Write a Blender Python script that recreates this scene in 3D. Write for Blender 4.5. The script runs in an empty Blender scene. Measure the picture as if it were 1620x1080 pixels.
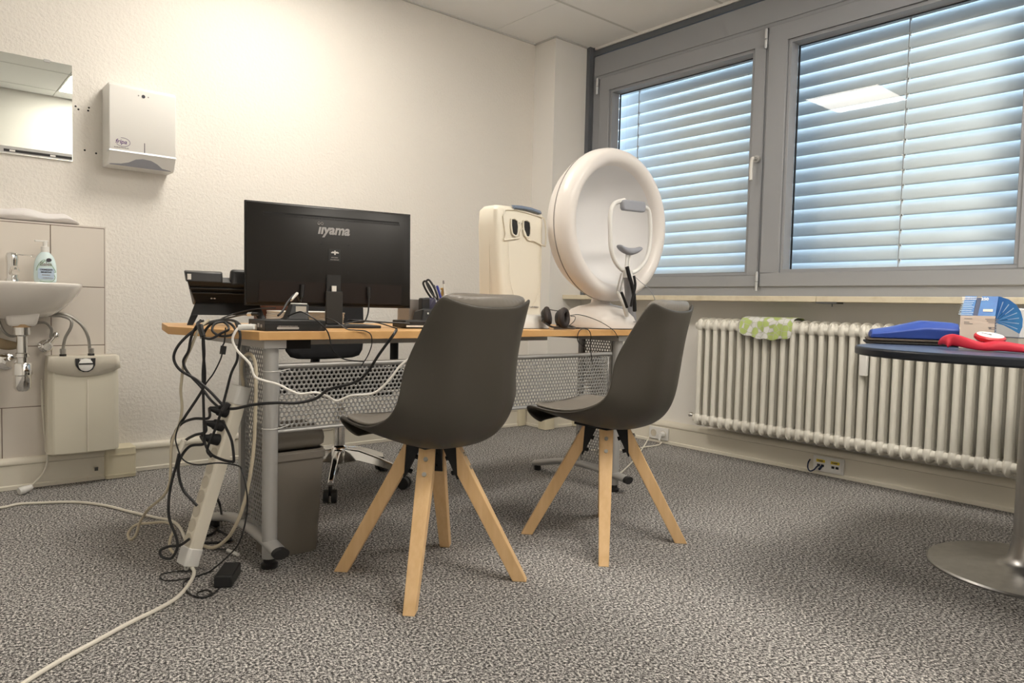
import bpy, bmesh, math, random
from mathutils import Vector, Matrix, Euler
random.seed(7)
D = bpy.data
SC = bpy.context.scene
COL = SC.collection
R = math.radians
PI = math.pi

# ------------------------------------------------------------------ camera
FPX = 1140.36
YAW, PITCH, ROLL = 0.864723, -0.0494527, 0.0235807
CF = Vector((math.cos(YAW)*math.cos(PITCH), math.sin(YAW)*math.cos(PITCH), math.sin(PITCH)))
_r0 = Vector((math.sin(YAW), -math.cos(YAW), 0))
_u0 = _r0.cross(CF)
CR = math.cos(ROLL)*_r0 + math.sin(ROLL)*_u0
CU = -math.sin(ROLL)*_r0 + math.cos(ROLL)*_u0
CP = Vector((0, 0, 0.82))
cam_d = D.cameras.new('camera')
cam_d.sensor_width = 36
cam_d.lens = FPX/1620*36
cam_d.clip_start = 0.02
cam = D.objects.new('camera', cam_d)
COL.objects.link(cam)
M3 = Matrix((CR, CU, -CF)).transposed()
cam.matrix_world = Matrix.Translation(CP) @ M3.to_4x4()
SC.camera = cam


def at(x, y, ax, v):
    """point where the line of sight through photo pixel (x, y) meets the plane coordinate[ax] = v"""
    d = CF*FPX + CR*(x-810) - CU*(y-540)
    t = (v-CP[ax])/d[ax]
    return CP + d*t


def dep(x, y, z):
    d = CF*FPX + CR*(x-810) - CU*(y-540)
    return CP + d*(z/FPX)


# ------------------------------------------------------------------ light and exposure
SC.view_settings.view_transform = 'Standard'
SC.view_settings.look = 'None'
SC.view_settings.exposure = 0.12
SC.view_settings.gamma = 1.0
SC.view_settings.use_curve_mapping = False
w = D.worlds.new('sky')
SC.world = w
w.use_nodes = True
bg = w.node_tree.nodes['Background']
bg.inputs[0].default_value = (0.62, 0.80, 1.0, 1)
bg.inputs[1].default_value = 5.2
LED_POWER = 24.5
LED_COLOR = (1.0, 0.935, 0.835)

# ------------------------------------------------------------------ materials


def mat(name, color, rough=0.5, metal=0.0, spec=0.5, bump=None, coat=0.0, trans=0.0, ior=1.45, var=None):
    m = D.materials.new(name)
    m.use_nodes = True
    nt = m.node_tree
    p = nt.nodes['Principled BSDF']
    p.inputs['Base Color'].default_value = (*color, 1)
    p.inputs['Roughness'].default_value = rough
    p.inputs['Metallic'].default_value = metal
    p.inputs['Specular IOR Level'].default_value = spec
    p.inputs['Coat Weight'].default_value = coat
    p.inputs['Transmission Weight'].default_value = trans
    p.inputs['IOR'].default_value = ior
    tc = nt.nodes.new('ShaderNodeTexCoord')
    if bump:
        sc, st, dist = bump
        n = nt.nodes.new('ShaderNodeTexNoise')
        n.inputs['Scale'].default_value = sc
        n.inputs['Detail'].default_value = 4
        nt.links.new(tc.outputs['Object'], n.inputs['Vector'])
        b = nt.nodes.new('ShaderNodeBump')
        b.inputs['Strength'].default_value = st
        b.inputs['Distance'].default_value = dist
        nt.links.new(n.outputs['Fac'], b.inputs['Height'])
        nt.links.new(b.outputs['Normal'], p.inputs['Normal'])
    if var:
        sc, c2, lo, hi = var[:4]
        stretch = var[4] if len(var) > 4 else (1, 1, 1)
        mp = nt.nodes.new('ShaderNodeMapping')
        mp.inputs['Scale'].default_value = stretch
        nt.links.new(tc.outputs['Object'], mp.inputs['Vector'])
        n = nt.nodes.new('ShaderNodeTexNoise')
        n.inputs['Scale'].default_value = sc
        n.inputs['Detail'].default_value = 5
        n.inputs['Roughness'].default_value = 0.6
        nt.links.new(mp.outputs['Vector'], n.inputs['Vector'])
        r = nt.nodes.new('ShaderNodeValToRGB')
        r.color_ramp.elements[0].position = lo
        r.color_ramp.elements[1].position = hi
        r.color_ramp.elements[0].color = (*color, 1)
        r.color_ramp.elements[1].color = (*c2, 1)
        nt.links.new(n.outputs['Fac'], r.inputs['Fac'])
        nt.links.new(r.outputs['Color'], p.inputs['Base Color'])
    return m


def emis(name, color, s):
    m = D.materials.new(name)
    m.use_nodes = True
    nt = m.node_tree
    nt.nodes.remove(nt.nodes['Principled BSDF'])
    e = nt.nodes.new('ShaderNodeEmission')
    e.inputs[0].default_value = (*color, 1)
    e.inputs[1].default_value = s
    nt.links.new(e.outputs[0], nt.nodes['Material Output'].inputs[0])
    return m


WALL = mat('painted_woodchip', (0.82, 0.785, 0.73), 0.9, bump=(85, 0.75, 0.005))
PLAIN = mat('painted_plain', (0.84, 0.82, 0.785), 0.85, bump=(220, 0.2, 0.001))
CEIL = mat('ceiling_tile', (0.88, 0.88, 0.87), 0.9)
GRID = mat('ceiling_grid', (0.62, 0.62, 0.60), 0.7)
DARK = mat('joint_dark', (0.10, 0.10, 0.10), 0.9)
TRUNK = mat('cable_trunking', (0.78, 0.735, 0.63), 0.5)
TRUNK2 = mat('cable_trunking_yellowed', (0.70, 0.64, 0.48), 0.5)
SEAM = mat('seam_shadow_gap', (0.30, 0.26, 0.2), 0.8)
FRAME = mat('window_frame_grey', (0.315, 0.325, 0.345), 0.38)
FRAME_D = mat('window_frame_dark', (0.12, 0.13, 0.145), 0.45)
ALU = mat('aluminium_light', (0.72, 0.74, 0.76), 0.3, 1.0)
WHITE = mat('white_plastic', (0.80, 0.79, 0.76), 0.35)
CREAM = mat('cream_plastic', (0.76, 0.72, 0.60), 0.4)
CREAM2 = mat('ivory_plastic', (0.80, 0.75, 0.64), 0.45)
OFFW = mat('ivory_trim', (0.62, 0.57, 0.47), 0.5)
BLACK = mat('black_plastic', (0.018, 0.018, 0.019), 0.42)
BLACKM = mat('black_matt', (0.012, 0.012, 0.013), 0.7)
MONB = mat('monitor_black', (0.011, 0.0095, 0.0085), 0.36, spec=0.4)
MONB2 = mat('monitor_black_recess', (0.012, 0.007, 0.006), 0.5, spec=0.4)
RUB = mat('rubber', (0.015, 0.015, 0.015), 0.8)
GREY = mat('grey_plastic', (0.30, 0.31, 0.34), 0.5)
GREYP = mat('grey_cushion', (0.33, 0.34, 0.38), 0.6)
SHELL = mat('taupe_shell', (0.062, 0.055, 0.045), 0.40, spec=0.45)
SHELLP = mat('taupe_cushion_lit', (0.20, 0.18, 0.155), 0.34)  # paler than the shell: ceiling light on the rim put into the colour
WOOD = mat('beech_leg', (0.72, 0.47, 0.23), 0.5, var=(9, (0.80, 0.55, 0.30), 0.3, 0.7, (6, 6, 0.7)))
DESKW = mat('beech_desktop', (0.58, 0.34, 0.145), 0.45, var=(7, (0.52, 0.285, 0.105), 0.35, 0.7, (1, 8, 4)))
DESKE = mat('beech_edge', (0.68, 0.40, 0.165), 0.42, var=(6, (0.58, 0.31, 0.11), 0.42, 0.8, (1.2, 1, 1)))
METALG = mat('grey_painted_metal', (0.46, 0.455, 0.445), 0.38, 0.35)
PERF = mat('perforated_metal', (0.36, 0.355, 0.345), 0.42, 0.4)
CHROME = mat('chrome', (0.80, 0.79, 0.77), 0.10, 1.0)
BRUSH = mat('brushed_steel', (0.50, 0.49, 0.47), 0.34, 1.0, var=(30, (0.42, 0.41, 0.40), 0.3, 0.7, (1, 1, .2)))
TILE = mat('wall_tile', (0.72, 0.665, 0.60), 0.22)
GROUT = mat('grout', (0.22, 0.15, 0.12), 0.9)
CERAM = mat('sink_ceramic', (0.82, 0.78, 0.73), 0.10, coat=0.4)
RADM = mat('radiator_enamel', (0.78, 0.755, 0.68), 0.30)
SILL = mat('travertine', (0.74, 0.66, 0.50), 0.5, var=(14, (0.56, 0.47, 0.32), 0.5, 0.85))
NAVY = mat('navy_laminate', (0.045, 0.065, 0.125), 0.35)
NAVYE = mat('navy_edge', (0.010, 0.014, 0.022), 0.38)
BLUE = mat('blue_vinyl', (0.030, 0.075, 0.36), 0.45, bump=(12, 0.3, 0.01))
RED = mat('red_cuff', (0.52, 0.012, 0.035), 0.55, bump=(300, 0.15, 0.001))
REDP = mat('red_plastic', (0.48, 0.03, 0.04), 0.35)
TAUPE = mat('bin_taupe', (0.19, 0.17, 0.145), 0.5)
CARD = mat('carton_white', (0.80, 0.71, 0.60), 0.6)
PRINTB = mat('print_blue', (0.025, 0.12, 0.42), 0.4, var=(6, (0.06, 0.30, 0.62), 0.35, 0.7))
PRINTD = mat('print_dark', (0.02, 0.04, 0.11), 0.4)
PRINTL = mat('print_light', (0.45, 0.62, 0.80), 0.4)
PAPER = mat('paper', (0.80, 0.78, 0.74), 0.7)
BAGM = mat('bag_plastic', (0.80, 0.77, 0.76), 0.32, bump=(18, 0.5, 0.01))
CABW = mat('cable_white', (0.76, 0.72, 0.63), 0.45)
CABG = mat('cable_beige', (0.50, 0.44, 0.33), 0.5)
CABL = mat('cable_light', (0.86, 0.83, 0.78), 0.45)
SOAPM = mat('soap_bottle', (0.70, 0.84, 0.86), 0.2, coat=0.3)
GREEN = mat('print_green', (0.10, 0.24, 0.07), 0.5)
LABELB = mat('label_blue', (0.45, 0.56, 0.70), 0.4)
INK = mat('ink_dark', (0.05, 0.045, 0.06), 0.5)
INKG = mat('ink_grey', (0.30, 0.28, 0.27), 0.5)
VIOL = mat('ink_violet', (0.10, 0.04, 0.17), 0.5)
LOGOM = mat('badge_grey', (0.34, 0.33, 0.33), 0.35, 0.5)
PURP = mat('dark_violet_plastic', (0.03, 0.025, 0.06), 0.4)
PENB = mat('pen_blue', (0.03, 0.04, 0.30), 0.35)
YEL = mat('label_yellow', (0.80, 0.62, 0.05), 0.5)
MAROON = mat('maroon_card', (0.13, 0.05, 0.03), 0.6)
BLUEG = mat('blue_grey_cap', (0.14, 0.18, 0.25), 0.5)
FABB = mat('office_fabric_black', (0.014, 0.014, 0.016), 0.8, bump=(400, 0.2, 0.001))
EARP = mat('ear_pad', (0.035, 0.026, 0.024), 0.6)
SLATM = mat('slat_aluminium', (0.70, 0.73, 0.735), 0.45, 0.0, spec=0.5)
GROUND = mat('ground', (0.35, 0.36, 0.34), 0.9)
BOWLI = mat('bowl_inside', (0.80, 0.79, 0.79), 0.75)
BOWLM = mat('bowl_shell', (0.80, 0.755, 0.72), 0.28)
LED = emis('led_diffuser', LED_COLOR, LED_POWER)


def glass_mat():
    m = D.materials.new('window_glass')
    m.use_nodes = True
    nt = m.node_tree
    nt.nodes.remove(nt.nodes['Principled BSDF'])
    t = nt.nodes.new('ShaderNodeBsdfTransparent')
    t.inputs[0].default_value = (0.93, 0.97, 0.99, 1)
    g = nt.nodes.new('ShaderNodeBsdfGlossy')
    g.inputs['Roughness'].default_value = 0.0
    f = nt.nodes.new('ShaderNodeFresnel')
    f.inputs[0].default_value = 1.38
    mx = nt.nodes.new('ShaderNodeMixShader')
    nt.links.new(f.outputs[0], mx.inputs[0])
    nt.links.new(t.outputs[0], mx.inputs[1])
    nt.links.new(g.outputs[0], mx.inputs[2])
    nt.links.new(mx.outputs[0], nt.nodes['Material Output'].inputs[0])
    return m


GLASS = glass_mat()
MIRROR = mat('mirror_silver', (0.80, 0.83, 0.78), 0.0, 1.0)


def carpet_mat():
    m = mat('carpet_speckle', (0.1, 0.1, 0.1), 0.95, spec=0.1)
    nt = m.node_tree
    p = nt.nodes['Principled BSDF']
    tc = nt.nodes.new('ShaderNodeTexCoord')

    def noise(sc, det, mult=(1, 1, 1)):
        mp = nt.nodes.new('ShaderNodeMapping')
        mp.inputs['Scale'].default_value = mult
        mp.inputs['Rotation'].default_value = (0, 0, R(20))
        nt.links.new(tc.outputs['Object'], mp.inputs[0])
        n = nt.nodes.new('ShaderNodeTexNoise')
        n.inputs['Scale'].default_value = sc
        n.inputs['Detail'].default_value = det
        n.inputs['Roughness'].default_value = 0.82
        nt.links.new(mp.outputs[0], n.inputs['Vector'])
        return n
    n1 = noise(135, 3, (1.15, 0.9, 1))
    n2 = noise(2.6, 2)
    r = nt.nodes.new('ShaderNodeValToRGB')
    cr = r.color_ramp
    cr.elements[0].position = 0.41
    cr.elements[0].color = (0.040, 0.038, 0.038, 1)
    cr.elements[1].position = 0.61
    cr.elements[1].color = (0.85, 0.82, 0.78, 1)
    e = cr.elements.new(0.50)
    e.color = (0.22, 0.21, 0.205, 1)
    nt.links.new(n1.outputs['Fac'], r.inputs['Fac'])
    mx = nt.nodes.new('ShaderNodeMixRGB')
    mx.blend_type = 'MULTIPLY'
    mx.inputs[0].default_value = 0.25
    nt.links.new(r.outputs[0], mx.inputs[1])
    nt.links.new(n2.outputs['Fac'], mx.inputs[2])
    nt.links.new(mx.outputs[0], p.inputs['Base Color'])
    b = nt.nodes.new('ShaderNodeBump')
    b.inputs['Strength'].default_value = 0.2
    b.inputs['Distance'].default_value = 0.003
    nt.links.new(n1.outputs['Fac'], b.inputs['Height'])
    nt.links.new(b.outputs['Normal'], p.inputs['Normal'])
    return m


CARPET = carpet_mat()


def towel_mat():
    m = mat('leaf_print_cloth', (0.8, 0.8, 0.76), 0.9)
    nt = m.node_tree
    p = nt.nodes['Principled BSDF']
    tc = nt.nodes.new('ShaderNodeTexCoord')
    v = nt.nodes.new('ShaderNodeTexVoronoi')
    v.inputs['Scale'].default_value = 34
    v.feature = 'DISTANCE_TO_EDGE'
    nt.links.new(tc.outputs['Object'], v.inputs['Vector'])
    v2 = nt.nodes.new('ShaderNodeTexVoronoi')
    v2.inputs['Scale'].default_value = 34
    nt.links.new(tc.outputs['Object'], v2.inputs['Vector'])
    sp = nt.nodes.new('ShaderNodeSeparateColor')
    nt.links.new(v2.outputs['Color'], sp.inputs[0])
    r = nt.nodes.new('ShaderNodeValToRGB')
    r.color_ramp.interpolation = 'CONSTANT'
    r.color_ramp.elements[0].color = (0.72, 0.72, 0.70, 1)
    r.color_ramp.elements[1].position = 0.42
    r.color_ramp.elements[1].color = (0.47, 0.58, 0.20, 1)
    nt.links.new(sp.outputs[0], r.inputs[0])
    r2 = nt.nodes.new('ShaderNodeValToRGB')
    r2.color_ramp.elements[0].position = 0.02
    r2.color_ramp.elements[0].color = (1, 1, 1, 1)
    r2.color_ramp.elements[1].position = 0.06
    r2.color_ramp.elements[1].color = (0, 0, 0, 1)
    nt.links.new(v.outputs['Distance'], r2.inputs[0])
    mx = nt.nodes.new('ShaderNodeMixRGB')
    nt.links.new(r2.outputs[0], mx.inputs[0])
    nt.links.new(r.outputs[0], mx.inputs[1])
    mx.inputs[2].default_value = (0.50, 0.52, 0.42, 1)
    nt.links.new(mx.outputs[0], p.inputs['Base Color'])
    return m


TOWEL = towel_mat()

# ------------------------------------------------------------------ geometry helpers


class G:
    def __init__(self):
        self.bm = bmesh.new()
        self.T = Matrix.Identity(4)

    def add(self, verts, faces, M=None):
        M = self.T @ (M or Matrix.Identity(4))
        vs = [self.bm.verts.new(M @ Vector(v)) for v in verts]
        for f in faces:
            try:
                self.bm.faces.new([vs[i] for i in f])
            except ValueError:
                pass
        return self

    def box(self, a, b, M=None):
        x0, y0, z0 = a
        x1, y1, z1 = b
        v = [(x0, y0, z0), (x1, y0, z0), (x1, y1, z0), (x0, y1, z0), (x0, y0, z1), (x1, y0, z1), (x1, y1, z1), (x0, y1, z1)]
        return self.add(v, [(3, 2, 1, 0), (4, 5, 6, 7), (0, 1, 5, 4), (1, 2, 6, 5), (2, 3, 7, 6), (3, 0, 4, 7)], M)

    def cbox(self, c, s, M=None):
        return self.box([c[i]-s[i]/2 for i in range(3)], [c[i]+s[i]/2 for i in range(3)], M)

    def hexa(self, bot, top, M=None):
        return self.add(list(bot)+list(top), [(3, 2, 1, 0), (4, 5, 6, 7), (0, 1, 5, 4), (1, 2, 6, 5), (2, 3, 7, 6), (3, 0, 4, 7)], M)

    def prism(self, poly, z0, z1, M=None):
        n = len(poly)
        v = [(x, y, z0) for x, y in poly]+[(x, y, z1) for x, y in poly]
        f = [tuple(range(n))[::-1], tuple(range(n, 2*n))]+[(i, (i+1) % n, n+(i+1) % n, n+i) for i in range(n)]
        return self.add(v, f, M)

    def rings(self, rings, cap=True, M=None, closed=True):
        n = len(rings[0])
        v = [p for r in rings for p in r]
        f = []
        for i in range(len(rings)-1):
            for j in range(n if closed else n-1):
                k = (j+1) % n
                f.append((i*n+j, i*n+k, (i+1)*n+k, (i+1)*n+j))
        if cap:
            f.append(tuple(range(n))[::-1])
            f.append(tuple(range((len(rings)-1)*n, len(rings)*n)))
        return self.add(v, f, M)

    def lathe(self, prof, M=None, seg=32, cap=True):
        rr = [[(r*math.cos(2*PI*j/seg), r*math.sin(2*PI*j/seg), z) for j in range(seg)] for r, z in prof]
        return self.rings(rr, cap, M)

    def cyl(self, p0, p1, r0, r1=None, seg=16):
        r1 = r0 if r1 is None else r1
        p0 = Vector(p0)
        p1 = Vector(p1)
        q = (p1-p0).to_track_quat('Z', 'Y').to_matrix().to_4x4()
        L = (p1-p0).length
        return self.lathe([(r0, 0), (r1, L)], Matrix.Translation(p0) @ q, seg)

    def tube(self, pts, r, seg=8, smooth=6, closed=False, flat=1.0):
        P = [Vector(p) for p in pts]
        if smooth and len(P) > 2:
            Q = []
            n = len(P)
            rng = range(n if closed else n-1)
            for i in rng:
                a = P[(i-1) % n] if closed or i > 0 else P[0]*2-P[1]
                b = P[i]
                c = P[(i+1) % n]
                d = P[(i+2) % n] if closed or i+2 < n else P[-1]*2-P[-2]
                for k in range(smooth):
                    t = k/smooth
                    Q.append(0.5*((2*b)+(c-a)*t+(2*a-5*b+4*c-d)*t*t+(3*b-a-3*c+d)*t**3))
            if not closed:
                Q.append(P[-1])
            P = Q
        rings = []
        up = None
        n = len(P)
        for i, p in enumerate(P):
            if closed:
                t = P[(i+1) % n]-P[(i-1) % n]
            else:
                t = P[min(i+1, n-1)]-P[max(i-1, 0)]
            if t.length < 1e-9:
                t = Vector((0, 0, 1))
            t.normalize()
            if up is None:
                up = t.orthogonal().normalized()
                if abs(t.z) < .9:
                    up = (Vector((0, 0, 1))-t*t.z).normalized()
            else:
                up = up-t*up.dot(t)
                up.normalize()
            s = t.cross(up)
            rings.append([p+(up*math.cos(2*PI*j/seg)*flat+s*math.sin(2*PI*j/seg))*r for j in range(seg)])
        if closed:
            rings.append(rings[0])
        return self.rings(rings, not closed)

    def ball(self, c, r, seg=16, M=None, n=10):
        prof = [(max(1e-4, math.sin(PI*i/n)), -math.cos(PI*i/n)) for i in range(n+1)]
        rx = r if isinstance(r, (tuple, list)) else (r, r, r)
        MM = Matrix.Translation(Vector(c)) @ (M or Matrix.Identity(4)) @ Matrix.Diagonal((*rx, 1))
        return self.lathe(prof, MM, seg)

    def mesh(self, name):
        bmesh.ops.remove_doubles(self.bm, verts=self.bm.verts, dist=1e-6)
        bmesh.ops.recalc_face_normals(self.bm, faces=self.bm.faces)
        me = D.meshes.new(name)
        self.bm.to_mesh(me)
        self.bm.free()
        return me


def ob(name, g, m, parent=None, bevel=0, seg=2, sharp=40, sub=0, solid=None, loc=None, label=None):
    me = g.mesh(name) if isinstance(g, G) else g
    me.materials.clear()
    for k in (m if isinstance(m, (list, tuple)) else [m]):
        me.materials.append(k)
    for p in me.polygons:
        p.use_smooth = True
    if not sub:
        me.set_sharp_from_angle(angle=R(sharp))
    o = D.objects.new(name, me)
    COL.objects.link(o)
    if parent:
        o.parent = parent
    if loc:
        o.location = loc
    if solid:
        s = o.modifiers.new('solid', 'SOLIDIFY')
        s.thickness = solid[0]
        s.offset = solid[1]
    if bevel:
        b = o.modifiers.new('bevel', 'BEVEL')
        b.width = bevel
        b.segments = seg
        b.limit_method = 'ANGLE'
        b.angle_limit = R(40)
        b.harden_normals = False
    if sub:
        s = o.modifiers.new('sub', 'SUBSURF')
        s.levels = s.render_levels = sub
    if label:
        o['label'] = label
    return o


def tag(o, label, cat, group=None, kind=None):
    o['label'] = label
    o['category'] = cat
    if group:
        o['group'] = group
    if kind:
        o['kind'] = kind
    return o


def thing(name, label, cat, loc=(0, 0, 0), rz=0, group=None):
    o = D.objects.new(name, None)
    o.empty_display_size = 0.05
    COL.objects.link(o)
    o.location = loc
    o.rotation_euler = (0, 0, rz)
    return tag(o, label, cat, group)


def struct(name, g, m, parent=None, **k):
    o = ob(name, g, m, parent, **k)
    if not parent:
        o['kind'] = 'structure'
    return o


def txt(s, size, M, m, parent, name='lettering', ext=0.0004, shear=0.0, bold=0.0, sx=1.0, align='CENTER'):
    c = D.curves.new('t', 'FONT')
    c.body = s
    c.size = size
    c.extrude = ext
    c.shear = shear
    c.offset = bold
    c.align_x = align
    c.align_y = 'CENTER'
    o = D.objects.new('t', c)
    COL.objects.link(o)
    dg = bpy.context.evaluated_depsgraph_get()
    me = D.meshes.new_from_object(o.evaluated_get(dg))
    D.objects.remove(o)
    D.curves.remove(c)
    me.transform(M @ Matrix.Diagonal((sx, 1, 1, 1)))
    me.name = name
    return ob(name, me, m, parent)


def tiny(n, size, M, m, parent, name='fine_print', align=0.5):
    """print too small to read: a row of n short uneven strokes"""
    rnd = random.Random(n*7+int(size*1e5))
    g = G()
    x = -n*size*.6*align
    for k in range(n):
        wd_ = size*rnd.uniform(.28, .5)
        g.box((x, -size*rnd.uniform(.22, .34), 0), (x+wd_, size*rnd.uniform(.2, .38), .0006), M)
        x += size*.6
    # hairline that the strokes stand on
    g.box((-n*size*.6*align, -size*.24, 0), (x-size*.15, -size*.19, .0005), M)
    return ob(name, g, m, parent)


def frame(o, x, y):
    """matrix with origin o, local X = x, local Y = y"""
    x = Vector(x).normalized()
    y = Vector(y).normalized()
    z = x.cross(y)
    M = Matrix((x, y, z)).transposed().to_4x4()
    M.translation = Vector(o)
    return M


def rrect(w, h, r, n=5, cx=0, cy=0):
    out = []
    for (sx, sy, a0) in ((1, 1, 0), (-1, 1, 90), (-1, -1, 180), (1, -1, 270)):
        for i in range(n+1):
            a = R(a0+90*i/n)
            out.append((cx+sx*(w/2-r)+r*math.cos(a), cy+sy*(h/2-r)+r*math.sin(a)))
    return out


# ------------------------------------------------------------------ room shell
HC = 2.587      # ceiling
YW = 3.71       # sink wall
XW = 3.64       # window frame face
XB = -0.55
YB = -0.25

struct('floor', G().box((XB-.1, YB-.1, -0.1), (XW+.3, YW+.1, 0)), CARPET)
struct('wall_left', G().box((XB-.1, YW, 0), (XW+.05, YW+.15, HC+.1)), WALL)
struct('wall_back', G().box((XB-.1, YB-.15, 0), (XW+.3, YB, HC+.1)), PLAIN)
struct('wall_door', G().box((XB-.15, YB, 0), (XB, YW, HC+.1)), PLAIN)
# wall under the windows
struct('wall_window', G().box((XW-.03, YB, 0), (XW+.25, 3.51, 0.874)).box((XW+.0, YB, 2.57), (XW+.25, 3.51, HC+.1)), PLAIN)
# corner pillar
struct('wall_pillar', G().box((3.31, 3.51, 0), (XW-.04, YW, HC)), PLAIN)
# outside wall end behind the frame
struct('wall_outer', G().box((XW-.04, 3.51, 0), (XW+.10, YW+.15, HC+.1)), PLAIN)

# ceiling tiles on a visible grid
XL = [2.95+.625*k for k in range(-6, 2)]
YL = [3.10+.625*k for k in range(-6, 2)]
XL[-1] = XW+.022
XI = [k for k, v in enumerate(XL) if abs(v-1.075) < .01][0]


def YI(y):
    return min(range(len(YL)), key=lambda k: abs(YL[k]-y))


g = G()
gb = G()
leds = []
for i in range(len(XL)-1):
    for j in range(len(YL)-1):
        x0, x1 = max(XL[i], XB)+.002, min(XL[i+1], XW+.02)-.002
        y0, y1 = max(YL[j], YB)+.009, min(YL[j+1], YW)-.009
        if x1-x0 < .02 or y1-y0 < .02:
            continue
        if (i, j) in ((XI, YI(2.475)), (XI, YI(-.025)), (XI+2, YI(-.025))):  # last cell: unseen panel added to brighten the radiator side
            leds.append((x0, x1, y0, y1))
            continue
        if y1 > 3.52 and x1 > 3.3:      # around the pillar
            g.box((x0, y0, HC), (x1, min(y1, 3.505), HC+.02))
            if x0 < 3.30:
                g.box((x0, 3.505, HC), (3.305, y1, HC+.02))
        else:
            g.box((x0, y0, HC), (x1, y1, HC+.02))
struct('ceiling', g, CEIL)
g = G()
for y in YL:
    if YB < y < YW:
        g.box((XB, y-.009, HC-.001), (XW+.02, y+.009, HC+.02))
struct('trim_1', g, GRID)
struct('trim_2', G().box((XB, YB, HC+.03), (XW+.25, YW, HC+.05)), DARK)
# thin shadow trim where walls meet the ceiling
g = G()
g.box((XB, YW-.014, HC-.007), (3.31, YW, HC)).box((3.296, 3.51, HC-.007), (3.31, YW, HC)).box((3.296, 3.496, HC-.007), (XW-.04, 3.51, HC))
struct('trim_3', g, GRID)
for k, (x0, x1, y0, y1) in enumerate(leds):
    t = thing('led_ceiling_panel', ['square white LED panel in the ceiling nearest the back wall opposite the washbasin', 'square white LED panel in the ceiling above the desk, mirrored in the right window pane', 'added unseen LED panel in the ceiling above the navy table, to brighten the radiator side'][k], 'ceiling light', ((x0+x1)/2, (y0+y1)/2, HC), group='LED ceiling panels')
    a, b = (x1-x0)/2, (y1-y0)/2
    f = G()
    for q in ((-a, -b, a, -b+.012), (-a, b-.012, a, b), (-a, -b, -a+.012, b), (a-.012, -b, a, b)):
        f.box((q[0], q[1], -.004), (q[2], q[3], .02))
    ob('panel_frame', f, WHITE, t)
    ob('diffuser', G().box((-a+.012, -b+.012, .002), (a-.012, b-.012, .012)), LED, t)

# ------------------------------------------------------------------ trunking (skirting duct) round the room


def duct(name, x0, y0, x1, y1, nx, ny, d, ext=(0, 0)):
    """skirting duct along a wall; (nx, ny) points into the room, d = depth from the line on the wall"""
    L = math.hypot(x1-x0, y1-y0)
    M = frame((x0, y0, 0), (x1-x0, y1-y0, 0), (0, 0, 1))   # local z = x cross y
    zz = M.to_3x3() @ Vector((0, 0, 1))
    s = 1 if zz.dot(Vector((nx, ny, 0))) > 0 else -1
    prof = [(0, .002), (d, .002), (d, .018), (d-.006, .022), (d-.006, .104), (d-.002, .107), (d, .112), (d-.004, .128), (d-.012, .134), (0, .134)]
    g = G()
    rr = [[(q, z, s*p) for p, z in prof] for q in (0, L)]
    g.rings(rr, True, M)
    o = struct(name, g, TRUNK)
    sm = G().box((0, .1035, s*(d-.0065) if s > 0 else s*(d-.0052)), (L, .1058, s*(d-.0052) if s > 0 else s*(d-.0065)), M)
    ob('duct_seam', sm, SEAM, o)
    return o


duct('baseboard_sink', XB, 3.635, .705, 3.635, 0, -1, .03)
duct('baseboard_left', .80, YW, 3.31, YW, 0, -1, .03)
duct('baseboard_pillar', 3.31, 3.51, XW-.06, 3.51, 0, -1, .03)
duct('baseboard_pillar_side', 3.31, 3.51, 3.31, YW, -1, 0, .03)
duct('baseboard_window', XW-.03, YB, XW-.03, 3.51, -1, 0, .06)
g = G()
g.prism(rrect(.125, .135, .012, 3, .757, 3.652), .004, .137)
g.prism(rrect(.129, .139, .012, 3, .757, 3.652), .106, .112)
g.prism(rrect(.129, .139, .012, 3, .757, 3.652), .016, .022)
struct('baseboard_corner', g, TRUNK2)
g = G()
for (cx, cy, sx, sy) in ((3.235, 3.69, .06, .05), (3.295, 3.49, .09, .075), (3.56, 3.47, .06, .06)):
    g.prism(rrect(sx, sy, .01, 3, cx, cy), .004, .137)
struct('baseboard_corner_pieces', g, TRUNK2)
struct('trim_4', G().box((.655, 3.599, .045), (.668, 3.604, .06)), DARK)

# ------------------------------------------------------------------ windows
XG = 3.72      # glass plane


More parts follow.
